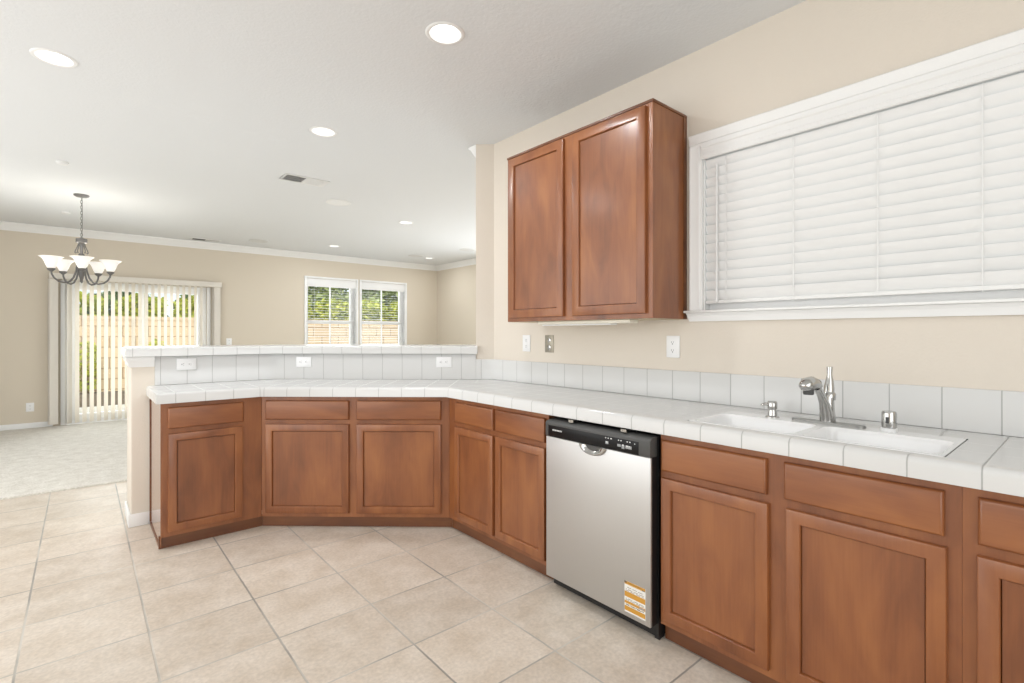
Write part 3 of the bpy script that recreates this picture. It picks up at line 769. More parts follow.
# ------------------------------------------------------------------ sink and faucet
sk = thing('sink', 'white double-bowl kitchen sink set into the tiled counter', 'sink', (0, 0, 0))
ym = 0.690; LED = 2.145
def rrect(x0, x1, y0, y1, r, z, seg=5):
    pts = []
    for (cx_, cy_, a0) in ((x1 - r, y1 - r, 0), (x0 + r, y1 - r, 90), (x0 + r, y0 + r, 180), (x1 - r, y0 + r, 270)):
        for i in range(seg + 1):
            a = radians(a0 + 90 * i / seg); pts.append((cx_ + r * cos(a), cy_ + r * sin(a), z))
    return pts
def bowl(y0, y1, name):
    b_ = MB(); x0, x1 = SX0 + .016, LED
    st = [(0, 0.9318, .03), (.004, 0.9275, .03), (.009, 0.915, .032), (.016, 0.80, .04), (.026, 0.775, .045), (.055, 0.762, .045)]
    L_ = [rrect(x0 + i, x1 - i, y0 + i, y1 - i, max(.01, r), z) for i, z, r in st]; n_ = len(L_[0]); vs_ = [p for q in L_ for p in q]; fs_ = []
    for i in range(len(L_) - 1):
        for j in range(n_): k_ = (j + 1) % n_; fs_.append((i * n_ + j, i * n_ + k_, (i + 1) * n_ + k_, (i + 1) * n_ + j))
    fs_.append(tuple(range((len(L_) - 1) * n_, len(L_) * n_)))
    b_.faces(vs_, fs_); o_ = b_.build(name, 'sink_white', sk, smooth=60)
    d_ = MB(); d_.lathe([(0.0, .7632), (.02, .7632), (.03, .766), (.042, .7665), (.044, .7625)], ((x0 + x1) / 2, (y0 + y1) / 2, 0), 24); d_.build('drain', 'drain_steel', o_)
    return L_[0]
BW = [(SY0 + .016, ym - .014), (ym + .014, SY1 - .016)]
loops = [bowl(a, c, 'bowl') for a, c in BW]
bm = bmesh.new(); ed = []
def lp(pts):
    vs_ = [bm.verts.new(p) for p in pts]
    for i in range(len(vs_)): ed.append(bm.edges.new((vs_[i], vs_[(i + 1) % len(vs_)])))
    return vs_
outer = lp(rrect(SX0 + .003, SX1 - .009, SY0 + .0035, SY1 - .0035, .012, .9318)); [lp(q) for q in loops]
bmesh.ops.triangle_fill(bm, use_beauty=True, use_dissolve=False, edges=ed)
low = [bm.verts.new(p) for p in rrect(SX0 + .002, SX1 - .008, SY0 + .0028, SY1 - .0028, .012, .926)]
for i in range(len(outer)): j = (i + 1) % len(outer); bm.faces.new((outer[i], low[i], low[j], outer[j]))
bmesh.ops.recalc_face_normals(bm, faces=bm.faces)
me = bpy.data.meshes.new('rim'); bm.to_mesh(me); bm.free(); me.materials.append(MATS['sink_white'])
o = bpy.data.objects.new('rim', me); COL.objects.link(o); o.parent = sk

fx, fy, fz = 2.200, 0.692, 0.932
fa = thing('faucet', 'chrome single-lever pull-out faucet standing at the back of the sink', 'faucet', (fx, fy, fz))
b = MB(); pl = rrect(-.026, .026, -.128, .128, .026, 0, 8); pt = [(x * .9, y * .98, .008) for x, y, _ in pl]; n = len(pl)
b.faces(pl + pt, [tuple(range(n))[::-1], tuple(range(n, 2 * n))] + [(i, (i + 1) % n, n + (i + 1) % n, n + i) for i in range(n)])
b.build('base_plate', 'plate_steel', fa, smooth=40)
b = MB(); b.lathe([(0, .0085), (.027, .0085), (.027, .02), (.023, .05), (.021, .085), (.020, .105), (.017, .112), (0, .114)], (.006, 0, 0), 24); b.build('body', 'chrome', fa, smooth=50)
b = MB(); b.tube([(-.004, .001, .012), (-.010, .002, .05), (-.022, .005, .085), (-.042, .010, .118), (-.062, .015, .142)], [.024, .022, .017, .0135, .014], 16); b.build('spout', 'chrome', fa, smooth=60)
b = MB(); b.tube([(-.048, .012, .145), (-.066, .017, .156), (-.092, .024, .161), (-.118, .031, .157), (-.136, .036, .148), (-.142, .038, .142)], [.012, .021, .026, .027, .020, .010], 18)
hd = b.build('spray_head', 'chrome', fa, smooth=60)
b = MB(); b.lathe([(0, 0), (.017, 0), (.019, .006), (.019, .02), (0, .02)], (-.110, .029, .119), 18); tag(b.build('nozzle', 'panel_grey', hd, smooth=40), 'dark nozzle')
b = MB(); b.tube([(.012, -.001, .118), (.014, -.001, .14), (.016, -.002, .165), (.017, -.002, .190), (.018, -.002, .205), (.018, -.002, .220)], [.019, .0185, .014, .009, .010, .0105], 14); b.build('lever', 'chrome', fa, smooth=60)
b = MB(); b.lathe([(0, .092), (.023, .092), (.024, .10), (.024, .116), (.018, .124), (0, .124)], (.012, -.001, 0), 22); b.build('lever_collar', 'chrome', fa, smooth=40)

so = thing('soap_dispenser', 'small chrome soap dispenser with side nozzle left of the faucet', 'soap dispenser', (2.200, 0.897, .932))
b = MB(); b.lathe([(0, 0), (.027, 0), (.027, .004), (.018, .007), (.0165, .03), (.015, .034), (0, .034)], seg=20); b.build('base', 'chrome', so, smooth=40)
b = MB(); b.lathe([(0, .0342), (.018, .0342), (.019, .04), (.019, .062), (.016, .067), (0, .068)], seg=20); pm = b.build('pump_head', 'chrome', so, smooth=40)
b = MB(); b.tube([(-.008, .012, .052), (-.015, .022, .055), (-.020, .030, .052), (-.022, .034, .046)], [.006, .006, .005, .005], 10); b.build('nozzle', 'chrome', pm, smooth=60)

ag = thing('air_gap', 'short chrome dishwasher air gap cap right of the faucet', 'air gap', (2.205, 0.497, .932))
b = MB(); b.lathe([(0, 0), (.025, 0), (.025, .010), (.021, .012), (0, .012)], seg=22); tag(b.build('base_ring', 'plastic_white', ag, smooth=40), 'white base ring')
b = MB(); b.lathe([(0, .0122), (.022, .0122), (.023, .02), (.023, .064), (.020, .071), (0, .072)], seg=22); b.build('cap', 'chrome', ag, smooth=40)
b = MB(); b.box((-.0245, -.005, .03), (-.0215, .005, .052)); b.build('slot', 'slot_dark', ag, smooth=0)

# ------------------------------------------------------------------ outlets (local: x across, z up, front towards -y)
def outlet(name, label, loc, rot, w=.080, h=.118, pm='plastic_white', horizontal=False, group=None):
    o_ = thing(name, label, 'outlet', loc, rot=rot, group=group)
    if horizontal: w, h = h, w
    b_ = MB(); b_.box((-w / 2, -.0065, -h / 2), (w / 2, -.0004, h / 2)); b_.build('cover_plate', pm, o_, bevel=.003)
    for s in (-1, 1):
        cx_, cz_ = (s * .0215, 0) if horizontal else (0, s * .0215)
        b2 = MB(); n_ = 16; vs_ = []
        for y in (-.0085, -.0062):
            for j in range(n_):
                a = 2 * pi * j / n_; X, Z = .0165 * cos(a), .0165 * sin(a); Z = max(-.0135, min(.0135, Z))
                if horizontal: X, Z = Z, X
                vs_.append((cx_ + X, y, cz_ + Z))
        b2.faces(vs_, [tuple(range(n_)), tuple(range(n_, 2 * n_))[::-1]] + [(i, (i + 1) % n_, n_ + (i + 1) % n_, n_ + i) for i in range(n_)], 0)
        for u, v, a, c in ((-.006, .003, .0016, .0085), (.006, .003, .0016, .0075), (0, -.007, .005, .005)):
            if horizontal: u, v, a, c = v, u, c, a
            b2.box((cx_ + u - a / 2, -.0092, cz_ + v - c / 2), (cx_ + u + a / 2, -.0084, cz_ + v + c / 2), 1)
        b2.build('receptacle', [pm, 'slot_dark'], o_, smooth=30)
    b3 = MB(); b3.lathe([(0, -.0078), (.003, -.0076), (.0035, -.0064)], seg=12, axis='y'); b3.build('screw', 'plate_metal' if pm != 'plastic_white' else 'plastic_white', o_)
    return o_
RW = (0, 0, radians(-90))
outlet('wall_outlet', 'white vertical wall outlet under the left end of the wall cabinet', (XW, 2.670, 1.214), RW)
outlet('wall_outlet', 'white vertical wall outlet under the right end of the wall cabinet', (XW, 1.497, 1.212), RW)
jk = thing('metal_wall_plate', 'brownish metal wall plate beside the white outlet under the cabinet', 'wall plate', (XW, 2.439, 1.214), rot=RW)
b = MB(); b.box((-.041, -.005, -.059), (.041, -.0004, .059)); b.build('plate', 'plate_metal', jk, bevel=.0015)
for z in (-.024, .024):
    b = MB(); b.lathe([(.0, -.0075), (.012, -.0075), (.016, -.0065), (.017, -.0052)], (0, 0, z), 16, axis='y'); b.build('socket_ring', 'chrome', jk, smooth=40)
for z in (-.046, .046):
    b = MB(); b.lathe([(0, -.0068), (.003, -.0066), (.0036, -.0052)], (0, 0, z), 10, axis='y'); b.build('screw', 'chrome', jk)
YS = 0.0112
outlet('wall_outlet', 'white outlet set sideways in the backsplash above the left end cabinet', (0.560, YH - YS, 1.069), (0, 0, 0), horizontal=True)
rdw = atan2(D.y, D.x)
for k_, lab in ((1.318, 'white outlet set sideways in the backsplash above the corner cabinet, left one'), (2.132, 'white outlet set sideways in the backsplash near the full-height wall')):
    p = WL + D * ((k_ - WL.x) / D.x) - NI * YS
    outlet('wall_outlet', lab, (p.x, p.y, 1.064), (0, 0, rdw), horizontal=True)
outlet('wall_outlet', 'white outlet low on the far wall left of the sliding door', (-0.527, YF, 0.295), (0, 0, 0))
outlet('wall_outlet', 'white wall plate just above the bar, right of the sliding door', (1.853, YF, 1.150), (0, 0, 0))

# ------------------------------------------------------------------ sink window (window_1) with its blind
w = thing('window_1', 'large white-cased kitchen window over the sink', 'window', kind='structure')
b = MB()
# casing section: (distance outward from opening, projection from wall)
CS = [(0, 0.0008), (0, 0.012), (0.012, 0.014), (0.016, 0.018), (0.045, 0.020), (0.052, 0.024), (0.063, 0.026), (0.068, 0.022), (0.068, 0.0008)]
def vcas(y, sgn):
    A = [(XW - p, y + sgn * d, WZ0) for d, p in CS]; B = [(XW - p, y + sgn * d, WZ1 + .002) for d, p in CS]; k_ = len(A)
    b.faces(A + B, [tuple(range(k_)), tuple(range(k_, 2 * k_))[::-1]] + [(i, (i + 1) % k_, k_ + (i + 1) % k_, k_ + i) for i in range(k_)])
vcas(WY1, 1); vcas(WY0, -1)
HS = [(d * .9, p + .001) for d, p in CS]
A = [(XW - p, WY1 + .0685, WZ1 + .002 + d) for d, p in HS]; B = [(XW - p, WY0 - .0685, WZ1 + .002 + d) for d, p in HS]; k = len(A)
b.faces(A + B, [tuple(range(k)), tuple(range(k, 2 * k))[::-1]] + [(i, (i + 1) % k, k + (i + 1) % k, k + i) for i in range(k)])
b.build('casing', 'trim_white', w, smooth=30)
b = MB(); b.box((XW - .045, WY1 + .088, 1.388), (XW + .06, WY0 - .088, 1.4005)); b.build('sill', 'trim_white', w, bevel=.004)
b = MB()
A = [(XW - p, WY1 + .082 - q, z) for p, q, z in ((.0008, .012, 1.345), (.016, .012, 1.345), (.022, .004, 1.372), (.030, 0, 1.3875), (.0008, 0, 1.3875))]
B = [(x, WY0 - .08, z) for x, _, z in A]; k = 5
b.faces(A + B, [tuple(range(k)), tuple(range(k, 2 * k))[::-1]] + [(i, (i + 1) % k, k + (i + 1) % k, k + i) for i in range(k)])
b.build('apron', 'trim_white', w, smooth=0)
b = MB(); T1 = XW + T
for y in (WY1 - .04, (WY0 + WY1) / 2 - .025, WY0): b.box((T1 - .05, y, WZ0), (T1 - .012, y + (.04 if y != (WY0 + WY1) / 2 - .025 else .05), WZ1))
b.box((T1 - .0495, WY0, WZ0), (T1 - .0125, WY1, WZ0 + .075)); b.box((T1 - .0495, WY0, WZ1 - .04), (T1 - .0125, WY1, WZ1))
b.box((XW + .046, WY0 + .009, WZ0 + .001), (XW + .066, WY1 - .009, WZ0 + .07))  # extra white rail added forward to brighten the band below the blind
b.build('sash', 'trim_white', w, smooth=0)
for a, c in ((WY0 + .041, (WY0 + WY1) / 2 - .026), ((WY0 + WY1) / 2 + .026, WY1 - .041)):
    b = MB(); b.box((T1 - .033, a, WZ0 + .076), (T1 - .029, c, WZ1 - .041)); b.build('pane', 'window_glass', w, smooth=0)

b = MB()
b.box((XW + .0005, WY1 - .008, WZ0 + .001), (XW + .095, WY1 - .0004, WZ1 - .0005)); b.box((XW + .0005, WY0 + .0004, WZ0 + .001), (XW + .095, WY0 + .008, WZ1 - .0005)); b.box((XW + .0005, WY0 + .008, WZ1 - .008), (XW + .095, WY1 - .008, WZ1 - .0005))
b.build('jamb', 'trim_white', w, smooth=0)
bl = thing('window_blind', 'white horizontal slat blind closed across the kitchen sink window', 'blind')
xb_ = XW + .012; ya, yb = WY1 - .010, WY0 + .010
b = MB(); b.box((xb_ - .010, ya, WZ1 - .056), (xb_ + .040, yb, WZ1 - .010)); b.build('headrail', 'blind_white', bl, bevel=.003)
b = MB(); VS = [(-.0115, 2.166), (-.022, 2.166), (-.026, 2.172), (-.026, 2.188), (-.021, 2.192), (-.021, 2.222), (-.026, 2.228), (-.028, 2.2405), (-.0115, 2.2405)]; k = len(VS)
b.faces([(XW + x, WY1 - .0015, z) for x, z in VS] + [(XW + x, WY0 + .0015, z) for x, z in VS], [tuple(range(k)), tuple(range(k, 2 * k))[::-1]] + [(i, (i + 1) % k, k + (i + 1) % k, k + i) for i in range(k)])
b.build('valance', 'blind_white', bl, smooth=25)
b = MB(); z = 1.452; pitch = 0.0475; tilt = radians(114); hw = .0268
while z < WZ1 - .070:
    sec = []
    for q in range(7):
        u_ = -1 + 2 * q / 6; off = .0022 * (1 - u_ * u_)
        dx, dz = cos(tilt) * hw * u_ - sin(tilt) * -off, sin(tilt) * hw * u_ + cos(tilt) * off
        sec.append((xb_ + dx - 2 * sin(tilt) * off, z + .0225 + dz))
    th = .0014; sec2 = [(x + th * sin(tilt), q - th * cos(tilt)) for x, q in sec]
    loop_ = sec + sec2[::-1]; k = len(loop_)
    A = [(x, ya, q) for x, q in loop_]; B = [(x, yb, q) for x, q in loop_]
    b.faces(A + B, [tuple(range(k)), tuple(range(k, 2 * k))[::-1]] + [(i, (i + 1) % k, k + (i + 1) % k, k + i) for i in range(k)])
    z += pitch
b.build('slats', 'blind_white', bl, smooth=40)
b = MB(); b.box((xb_ - .012, ya, 1.433), (xb_ + .020, yb, 1.4505)); b.build('bottom_rail', 'blind_white', bl, bevel=.004)
for y in (1.206, .896, .582, .274, -.034, -.342):
    b = MB(); b.box((xb_ - .0135, y - .0014, 1.426), (xb_ - .0122, y + .0014, WZ1 - .04)); b.build('ladder_cord', 'blind_white', bl, smooth=0)
b = MB(); b.tube([(xb_ - .020, 1.250, 2.13), (xb_ - .021, 1.250, 1.46)], .0042, 8); b.lathe([(0, 0), (.006, .002), (.006, .018), (.003, .024), (0, .024)], (xb_ - .021, 1.250, 1.438), 10); b.build('wand', 'plastic_white', bl)

# ------------------------------------------------------------------ far windows (window_2, window_3)
def far_window(name, x0, x1, label, blabel):
    w_ = thing(name, label, 'window', kind='structure'); z0, z1 = FZ0, FZ1; yv = YF
    b_ = MB(); cw = .038
    b_.box((x0 - cw, yv - .018, z0), (x0, yv - .0005, z1 + .036)); b_.box((x1, yv - .018, z0), (x1 + cw, yv - .0005, z1 + .036)); b_.box((x0, yv - .0178, z1), (x1, yv - .0005, z1 + .036))
    b_.box((x0 - .05, yv - .035, z0 - .02), (x1 + .05, yv + .02, z0)); b_.box((x0 - .04, yv - .016, z0 - .07), (x1 + .04, yv - .0005, z0 - .021))
    b_.build('casing', 'trim_white', w_, bevel=.003)
    b_ = MB(); ys, ye_ = yv + .085, yv + .13; f = .055
    b_.box((x0 + .001, ys, z0), (x0 + f, ye_, z1)); b_.box((x1 - f - .03, ys, z0), (x1 - .001, ye_, z1)); b_.box((x0 + f, ys + .0003, z0), (x1 - f - .03, ye_ - .0003, z0 + .06)); b_.box((x0 + f, ys + .0003, z1 - .06), (x1 - f - .03, ye_ - .0003, z1))
    b_.box((x0 + f, ys + .0005, 1.475), (x1 - f - .03, ye_ - .0005, 1.535))
    xm = (x0 + x1) / 2; b_.box((xm - .012, ys + .012, z0), (xm + .012, ye_ - .012, z1))
    b_.build('sash', 'trim_white', w_, smooth=0)
    for za, zb in ((z0 + .061, 1.474), (1.536, z1 - .061)):
        b_ = MB(); b_.box((x0 + f + .001, ye_ - .009, za), (x1 - f - .031, ye_ - .005, zb)); b_.build('pane', 'window_glass', w_, smooth=0)
    b_ = MB()
    b_.box((x0 + .0004, yv - .002, z0 + .001), (x0 + .006, yv + .084, z1 - .001)); b_.box((x1 - .006, yv - .002, z0 + .001), (x1 - .0004, yv + .084, z1 - .001)); b_.build('jamb', 'trim_white', w_, smooth=0)
    B_ = thing('window_blind', blabel, 'blind')
    b_ = MB(); b_.box((x0 + .007, yv + .004, z1 - .150), (x1 - .007, yv + .012, z1 - .002)); b_.box((x0 + .007, yv + .012, z1 - .045), (x1 - .007, yv + .060, z1 - .003)); b_.build('valance', 'blind_white', B_, bevel=.002)
    b_ = MB(); z = z0 + .05; k_ = radians(7)
    while z < z1 - .17:
        b_.faces([(x, yv + .040 + s * .025 * cos(k_), z + s * .025 * sin(k_) + t_) for x in (x0 + .008, x1 - .008) for s in (-1, 1) for t_ in (0, .0016)],
                 [(0, 1, 3, 2), (4, 6, 7, 5), (0, 4, 5, 1), (2, 3, 7, 6), (0, 2, 6, 4), (1, 5, 7, 3)]); z += .048
    b_.build('slats', 'blind_white', B_, smooth=0)
    b_ = MB(); b_.box((x0 + .008, yv + .016, z0 + .008), (x1 - .008, yv + .064, z0 + .026)); b_.build('bottom_rail', 'blind_white', B_, bevel=.002)
    for q in (.16, .84):
        b_ = MB(); xx = x0 + (x1 - x0) * q; b_.box((xx - .0012, yv + .0145, z0 + .02), (xx + .0012, yv + .0155, z1 - .14)); b_.build('ladder_cord', 'blind_white', B_, smooth=0)
far_window('window_2', *WIN[0], 'left of the two white windows in the far wall', 'open white slat blind in the left far window')
far_window('window_3', *WIN[1], 'right of the two white windows in the far wall', 'open white slat blind in the right far window')

# ------------------------------------------------------------------ sliding door and vertical blind
dr = thing('door_1', 'white framed sliding glass door in the far wall', 'sliding door', kind='structure')
b = MB(); ya_, yb_ = YF + .03, YF + .12
b.box((DX0 + .001, ya_, 0.015), (DX0 + .05, yb_, DZ1)); b.box((DX1 - .05, ya_, 0.015), (DX1 - .001, yb_, DZ1)); b.box((DX0 + .05, ya_, DZ1 - .045), (DX1 - .05, yb_, DZ1 - .001)); b.box((DX0 + .05, ya_, 0.015), (DX1 - .05, yb_, 0.05))
b.build('frame', 'trim_white', dr, bevel=.002)
XM = 0.69
for nm, a, c, y in (('sliding_panel', DX0 + .052, XM + .035, YF + .045), ('fixed_panel', XM - .03, DX1 - .052, YF + .085)):
    b = MB(); f = .065
    b.box((a, y, .052), (a + f, y + .032, DZ1 - .047)); b.box((c - f, y, .052), (c, y + .032, DZ1 - .047)); b.box((a + f, y + .0003, .052), (c - f, y + .0317, .15)); b.box((a + f, y + .0003, DZ1 - .12), (c - f, y + .0317, DZ1 - .047))
    p_ = b.build(nm, 'trim_white', dr, smooth=0)
    b = MB(); b.box((a + f + .001, y + .014, .151), (c - f - .001, y + .018, DZ1 - .121)); b.build('pane', 'window_glass', p_, smooth=0)
b = MB()
for x in (DX0 - .05, DX1): b.box((x, YF - .014, 0.016), (x + .05, YF - .0005, DZ1 + .0)); 
b.build('casing', 'trim_white', dr, bevel=.002)
vb = thing('vertical_blind', 'cream vertical vane blind hanging in front of the sliding door', 'blind', (0, YF - .09, 0))
b = MB(); b.box((-0.335, -.035, 2.035), (1.725, .06, 2.113)); b.build('headrail', 'vane_cream', vb, bevel=.004)
def vane(x, ang, y=0.0):
    b_ = MB(); n_ = 5; hw_ = .0445; A = []; B = []
    for i in range(n_):
        u_ = -1 + 2 * i / (n_ - 1); bow = .004 * (1 - u_ * u_)
        A.append((hw_ * u_, bow)); B.append((hw_ * u_, bow + .0012))
    L_ = A + B[::-1]; k_ = len(L_); c_, s_ = cos(ang), sin(ang)
    V_ = [(p * c_ - q * s_, p * s_ + q * c_, z) for z in (0.045, 2.0335) for p, q in L_]
    b_.faces(V_, [tuple(range(k_))[::-1], tuple(range(k_, 2 * k_))] + [(i, (i + 1) % k_, k_ + (i + 1) % k_, k_ + i) for i in range(k_)])
    return b_.build('vane', 'vane_cream', vb, smooth=40, loc=(x, y, 0))
for i in range(4): vane(-.305 + .006 * i, radians(7), .046 - .014 * i)
for i in range(4): vane(1.640 + .010 * i, radians(7), .046 - .014 * i)
for i in range(21): vane(-.125 + .0785 * i, radians(58))

# ------------------------------------------------------------------ chandelier
ch = thing('chandelier', 'five-arm pewter chandelier with white bell glass shades over the dining area', 'chandelier', (0, 6.985, ZC))
b = MB(); b.lathe([(0, -.0005), (.066, -.0005), (.065, -.012), (.048, -.022), (.02, -.027), (0, -.028)], seg=28); b.build('canopy', 'pewter', ch, smooth=40)
b = MB(); z = -.028; i = 0
while z > -.445:
    n = 10; pts = []
    for j in range(n):
        a = 2 * pi * j / n; r_, h_ = .0085 * cos(a), .019 * sin(a)
        pts.append((r_ if i % 2 else 0, 0 if i % 2 else r_, z - .016 + h_))
    b.tube(pts, .0026, 6, closed=True); z -= .029; i += 1
b.tube([(.006, .002, -.02), (.008, -.004, -.2), (.004, .006, -.45)], .0022, 6)
b.build('chain', 'pewter', ch, smooth=60)
b = MB(); b.lathe([(0, -.445), (.012, -.447), (.016, -.455), (.046, -.462), (.050, -.472), (.046, -.482), (.05, -.492), (.046, -.503), (.03, -.510), (.016, -.52), (.013, -.62), (.014, -.78), (.022, -.80), (.026, -.84), (.018, -.87), (.012, -.90), (.014, -.915), (0, -.925)], seg=20)
body = b.build('body', 'pewter', ch, smooth=45)
b = MB()
for k in range(5):
    a = 2 * pi * k / 5 + .3; c, s = cos(a), sin(a)
    b.tube([(r * c, r * s, z) for r, z in ((.026, -.500), (.030, -.53), (.040, -.56), (.052, -.59), (.056, -.608), (.050, -.616), (.042, -.607))], .005, 6)
b.build('scroll', 'pewter', body, smooth=60)
view = atan2(-6.985, 0.0)       # towards the camera
RS = 0.247
for k in range(5):
    a = view + 2 * pi * k / 5 + radians(1); c, s = cos(a), sin(a)
    prof = [(.014, -.62), (.026, -.66), (.034, -.72), (.044, -.80), (.066, -.875), (.10, -.922), (.142, -.935), (.188, -.925), (.224, -.893), (.243, -.855), (RS, -.825)]
    b = MB(); b.tube([(r * c, r * s, z) for r, z in prof], .0085, 8); arm = b.build('arm', 'pewter', ch, smooth=60)
    b = MB(); b.lathe([(0, -.832), (.010, -.832), (.032, -.812), (.034, -.803), (.030, -.797), (0, -.797)], (RS * c, RS * s, 0), 18); b.build('cup', 'pewter', arm, smooth=40)
    b = MB(); o_ = [(.027, -.797), (.037, -.782), (.048, -.756), (.056, -.730), (.069, -.705), (.090, -.687), (.100, -.681)]
    b.lathe(o_ + [(r - .005, z + .002) for r, z in o_[::-1]], (RS * c, RS * s, 0), 28); sh = b.build('shade', 'shade_glass', ch, smooth=60)
    b = MB(); b.lathe([(0, -.786), (.012, -.781), (.014, -.765), (.022, -.745), (.024, -.728), (.018, -.710), (0, -.704)], (RS * c, RS * s, 0), 14); b.build('bulb', 'bulb_glow', sh, smooth=60)
    lamp('chandelier_bulb_light', 'POINT', (RS * c, 6.985 + RS * s, ZC - .69), 1.25, (1, .94, .85), shadow_soft_size=.05)

# ------------------------------------------------------------------ ceiling fixtures
def can(x, y, label, first=None):
    r_ = thing('recessed_light', label, 'ceiling light', (x, y, ZC), group='recessed ceiling lights')
    return r_
rl = thing('recessed_light', 'recessed ceiling light nearest the left edge of the photo', 'ceiling light', (*LIGHTS[0], ZC), group='recessed ceiling lights')
b = MB(); b.lathe([(RCAN - .002, 0.001), (RCAN - .002, -.004), (RCAN + .004, -.006), (RCAN + .014, -.005), (RCAN + .0185, -.0005), (RCAN + .0005, -.0005)], seg=36); b.build('trim_ring', 'trim_white', rl, smooth=50)
b = MB(); b.lathe([(RCAN - .0025, 0.0), (RCAN - .010, .03), (RCAN - .022, .06), (0, .0605)], seg=36); b.build('reflector', 'can_white', rl, smooth=40)
b = MB(); b.lathe([(0, .044), (.045, .045), (.054, .050), (.054, .056), (0, .056)], seg=32); b.build('lens', 'lens_glow', rl, smooth=40)
LAB = ['recessed ceiling light at the top centre of the photo, nearest the wall cabinet', 'recessed ceiling light above the peninsula beside the white air vent',
       'recessed family-room ceiling light nearest the kitchen wall corner', 'recessed family-room ceiling light above the two far windows', 'recessed family-room ceiling light nearest the far right corner']
for (x, y), lb in zip(LIGHTS[1:], LAB): copy_thing(rl, (x, y, ZC), None, lb)
for x, y in LIGHTS: lamp('recessed_light_beam', 'AREA', (x, y, ZC - .008), 7.5, (0.97, .985, 1.0), (0, 0, 0), shape='DISK', size=.13)

def vent(label, x0, y0, x1, y1, split, open_left=False):
    v = thing('ceiling_vent', label, 'vent', ((x0 + x1) / 2, (y0 + y1) / 2, ZC)); w_, d_ = (x1 - x0) / 2, (y1 - y0) / 2; f = .022
    b_ = MB(); b_.box((-w_, -d_, -.007), (w_, -d_ + f, -.0005)); b_.box((-w_, d_ - f, -.007), (w_, d_, -.0005)); b_.box((-w_, -d_ + f, -.007), (-w_ + f, d_ - f, -.0005)); b_.box((w_ - f * split, -d_ + f, -.007), (w_, d_ - f, -.0005)); b_.box((-.006, -d_ + f, -.0068), (.006, d_ - f, -.0006))
    b_.build('frame', 'vent_white', v, bevel=.002)
    b_ = MB(); b_.box((-w_ + f, -d_ + f, -.0046 if open_left else -.0016), (w_ - f * split, d_ - f, -.0006)); b_.build('duct', 'vent_dark', v, smooth=0)
    b_ = MB(); n_ = 14
    for half, sg in ((-1, -1), (1, 1)):
        if open_left and half < 0: continue
        xa, xb = (-w_ + f, -.007) if half < 0 else (.007, w_ - f * split)
        for i in range(n_):
            x = xa + (xb - xa) * (i + .5) / n_; a = -radians(42) * sg; r = .0055
            b_.faces([(x + p * r * cos(a), yy, -.0062 + p * r * sin(a) * .7 + t_) for yy in (-d_ + f, d_ - f) for p in (-1, 1) for t_ in (0, .0006)],
                     [(0, 1, 3, 2), (4, 6, 7, 5), (0, 4, 5, 1), (2, 3, 7, 6), (0, 2, 6, 4), (1, 5, 7, 3)])
    b_.build('louvres', 'vent_white', v, smooth=0)
vent('white air vent in the ceiling above the peninsula, half dark and half light', 1.412, 4.815, 1.815, 5.035, 2.2)
vent('small dark air vent in the ceiling close to the far wall', 1.27, 8.96, 1.67, 9.14, 1, True)

def disc(name, label, cat, x, y, prof, m, face, fm):
    t_ = thing(name, label, cat, (x, y, ZC)); b_ = MB(); b_.lathe(prof, seg=32); b_.build('ring', m, t_, smooth=40)
    b_ = MB(); b_.lathe(face, seg=32); b_.build('grille' if cat == 'speaker' else 'cover', fm, t_, smooth=40)
SPK = [(.118, -.0005), (.120, -.006), (.128, -.008), (.134, -.006), (.136, -.0005)]; SPF = [(0, -.0062), (.117, -.005), (.1175, -.0008)]
disc('ceiling_speaker', 'round white ceiling speaker behind the half-dark air vent', 'speaker', 2.175, 5.52, SPK, 'vent_white', SPF, 'vent_white')
disc('ceiling_speaker', 'round ceiling speaker between the small far vent and recessed light', 'speaker', 2.115, 8.62, SPK, 'speaker_white', SPF, 'speaker_white')
disc('ceiling_speaker', 'round ceiling speaker beside the farthest recessed light', 'speaker', 4.76, 8.35, SPK, 'speaker_white', SPF, 'speaker_white')
disc('ceiling_speaker', 'round ceiling speaker by the kitchen wall corner', 'speaker', 5.10, 7.17, SPK, 'speaker_white', SPF, 'speaker_white')
SMR = [(0, -.0005), (.043, -.0005), (.043, -.010), (.040, -.013), (0, -.0135)]; SMF = [(0, -.024), (.026, -.023), (.033, -.019), (.034, -.014), (0, -.014)]
disc('smoke_detector', 'round white detector on the ceiling above the chandelier', 'smoke detector', -0.123, 5.75, SMR, 'vent_white', SMF, 'vent_white')
disc('smoke_detector', 'small round detector on the ceiling behind the chandelier chain', 'smoke detector', -0.143, 8.10, SMR, 'vent_white', [(r, z * .8) for r, z in SMF], 'vent_white')

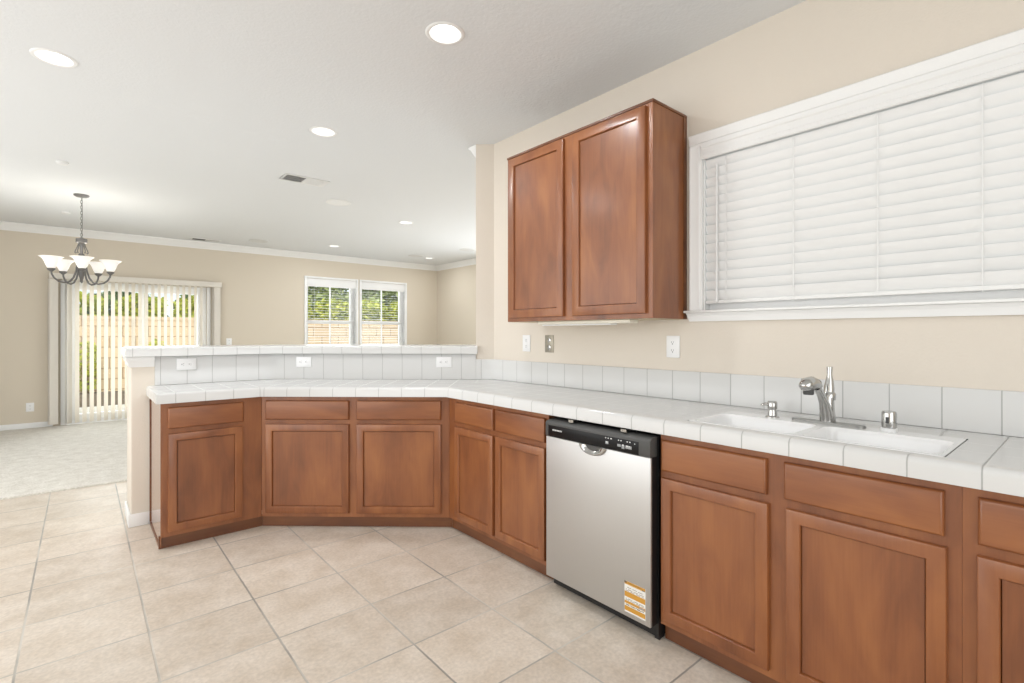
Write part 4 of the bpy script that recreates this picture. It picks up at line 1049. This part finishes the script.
# ------------------------------------------------------------------ garden behind the far wall
b = MB(); b.box((-8, YF + .16, -0.18), (18, 22, -0.06)); structure(b.build('floor_patio', 'concrete', smooth=0), 'pale concrete patio outside the sliding door', 'patio')
b = MB(); b.box((-8, 12.5, -.2), (18, 12.7, 1.56)); b.box((-8, 12.48, 1.56), (18, 12.72, 1.63)); structure(b.build('wall_garden', 'garden_block', bevel=.006, smooth=0), 'tan concrete block garden wall outside', 'garden wall')
b = MB(); b.box((-8, 12.1, -.06), (18, 12.499, 0.17)); structure(b.build('floor_bed', 'soil_dark', smooth=0), 'dark soil bed at the foot of the garden wall', 'planting bed')
rnd = random.Random(4)
def foliage(n, rx, ry, z0, z1, size):
    b_ = MB()
    for _ in range(n):
        while True:
            u, v, w_ = rnd.uniform(-1, 1), rnd.uniform(-1, 1), rnd.uniform(-1, 1); q = u ** 6 + v ** 4 + abs(w_) ** 6
            if q < 1 and (q > .30 or rnd.random() < .25): break
        c = Vector((u * rx, v * ry, (z0 + z1) / 2 + w_ * (z1 - z0) / 2 * (1 + .05 * sin(5 * u + 2) + .04 * sin(17 * u)))); s = size * rnd.uniform(.6, 1.3)
        a = Vector((rnd.gauss(0, 1), rnd.gauss(0, 1), rnd.gauss(0, .6))).normalized(); d = a.cross(Vector((rnd.gauss(0, 1), rnd.gauss(0, 1), rnd.gauss(0, 1)))).normalized()
        b_.face([c - a * s, c + d * s * .45 - a * s * .1, c + a * s, c - d * s * .45 - a * s * .1])
    return b_
def shrub(name, label, cat, x, y, n, rx, ry, z0, z1, size, m, group):
    t_ = thing(name, label, cat, (x, y, -.06), group=group)
    foliage(n, rx, ry, z0, z1, size).build('foliage', m, t_, smooth=0, weld=False)
    b_ = MB(); b_.tube([(0, 0, 0), (.02, .01, z0 * .6 + .2), (-.02, 0, (z0 + z1) / 2)], [.05, .04, .02], 8); b_.build('stem', 'bark', t_, smooth=60)
G1 = 'yellow-green hedge shrubs beyond the garden wall'
HL = ['at the far left of the sliding door', 'behind the left vanes of the sliding door', 'behind the middle post of the sliding door', 'at the right end of the sliding door', 'hidden mostly by the tan wall between door and windows', 'at the left edge of the left far window', 'in the middle of the left far window', 'between the two far windows', 'in the middle of the right far window', 'at the right edge of the right far window']
for i, lb in enumerate(HL):
    if i == 4: continue
    shrub('hedge_shrub', 'yellow-green hedge shrub above the garden wall, ' + lb, 'shrub', -1.1 + 1.03 * i, 13.30, 2000, .435, .36, 0.9, 2.16 if i < 5 else 2.25, .07, 'leaf_bright', G1)
G2 = 'dark green trees behind the hedge'
for x, z1, lb in ((-0.9, 2.30, 'dark green tree behind the hedge at the left of the sliding door'), (0.75, 2.28, 'dark green tree behind the hedge in the middle of the sliding door'), (2.4, 2.3, 'dark green tree behind the hedge at the right of the sliding door')):
    shrub('garden_tree', lb, 'tree', x, 14.6, 2600, .72, .5, 0.5, z1, .10, 'leaf_dark', G2)
for x, lb in ((4.75, 'tall leafy tree at the left of the left far window'), (6.4, 'tall leafy tree between the two far windows'), (8.05, 'tall leafy tree at the right of the right far window')):
    shrub('garden_tree', lb, 'tree', x, 14.9, 4200, .72, .6, 0.6, 4.0, .12, 'leaf_mid', 'tall trees outside the far windows')
for x, lb in ((0.05, 'small leafy plant in the soil bed at the left of the sliding door'), (1.15, 'small climbing plant against the garden wall right of the door post')):
    shrub('bed_plant', lb, 'plant', x, 12.33, 500, .16, .10, 0.30, 1.2, .045, 'leaf_bright', 'plants in the soil bed')
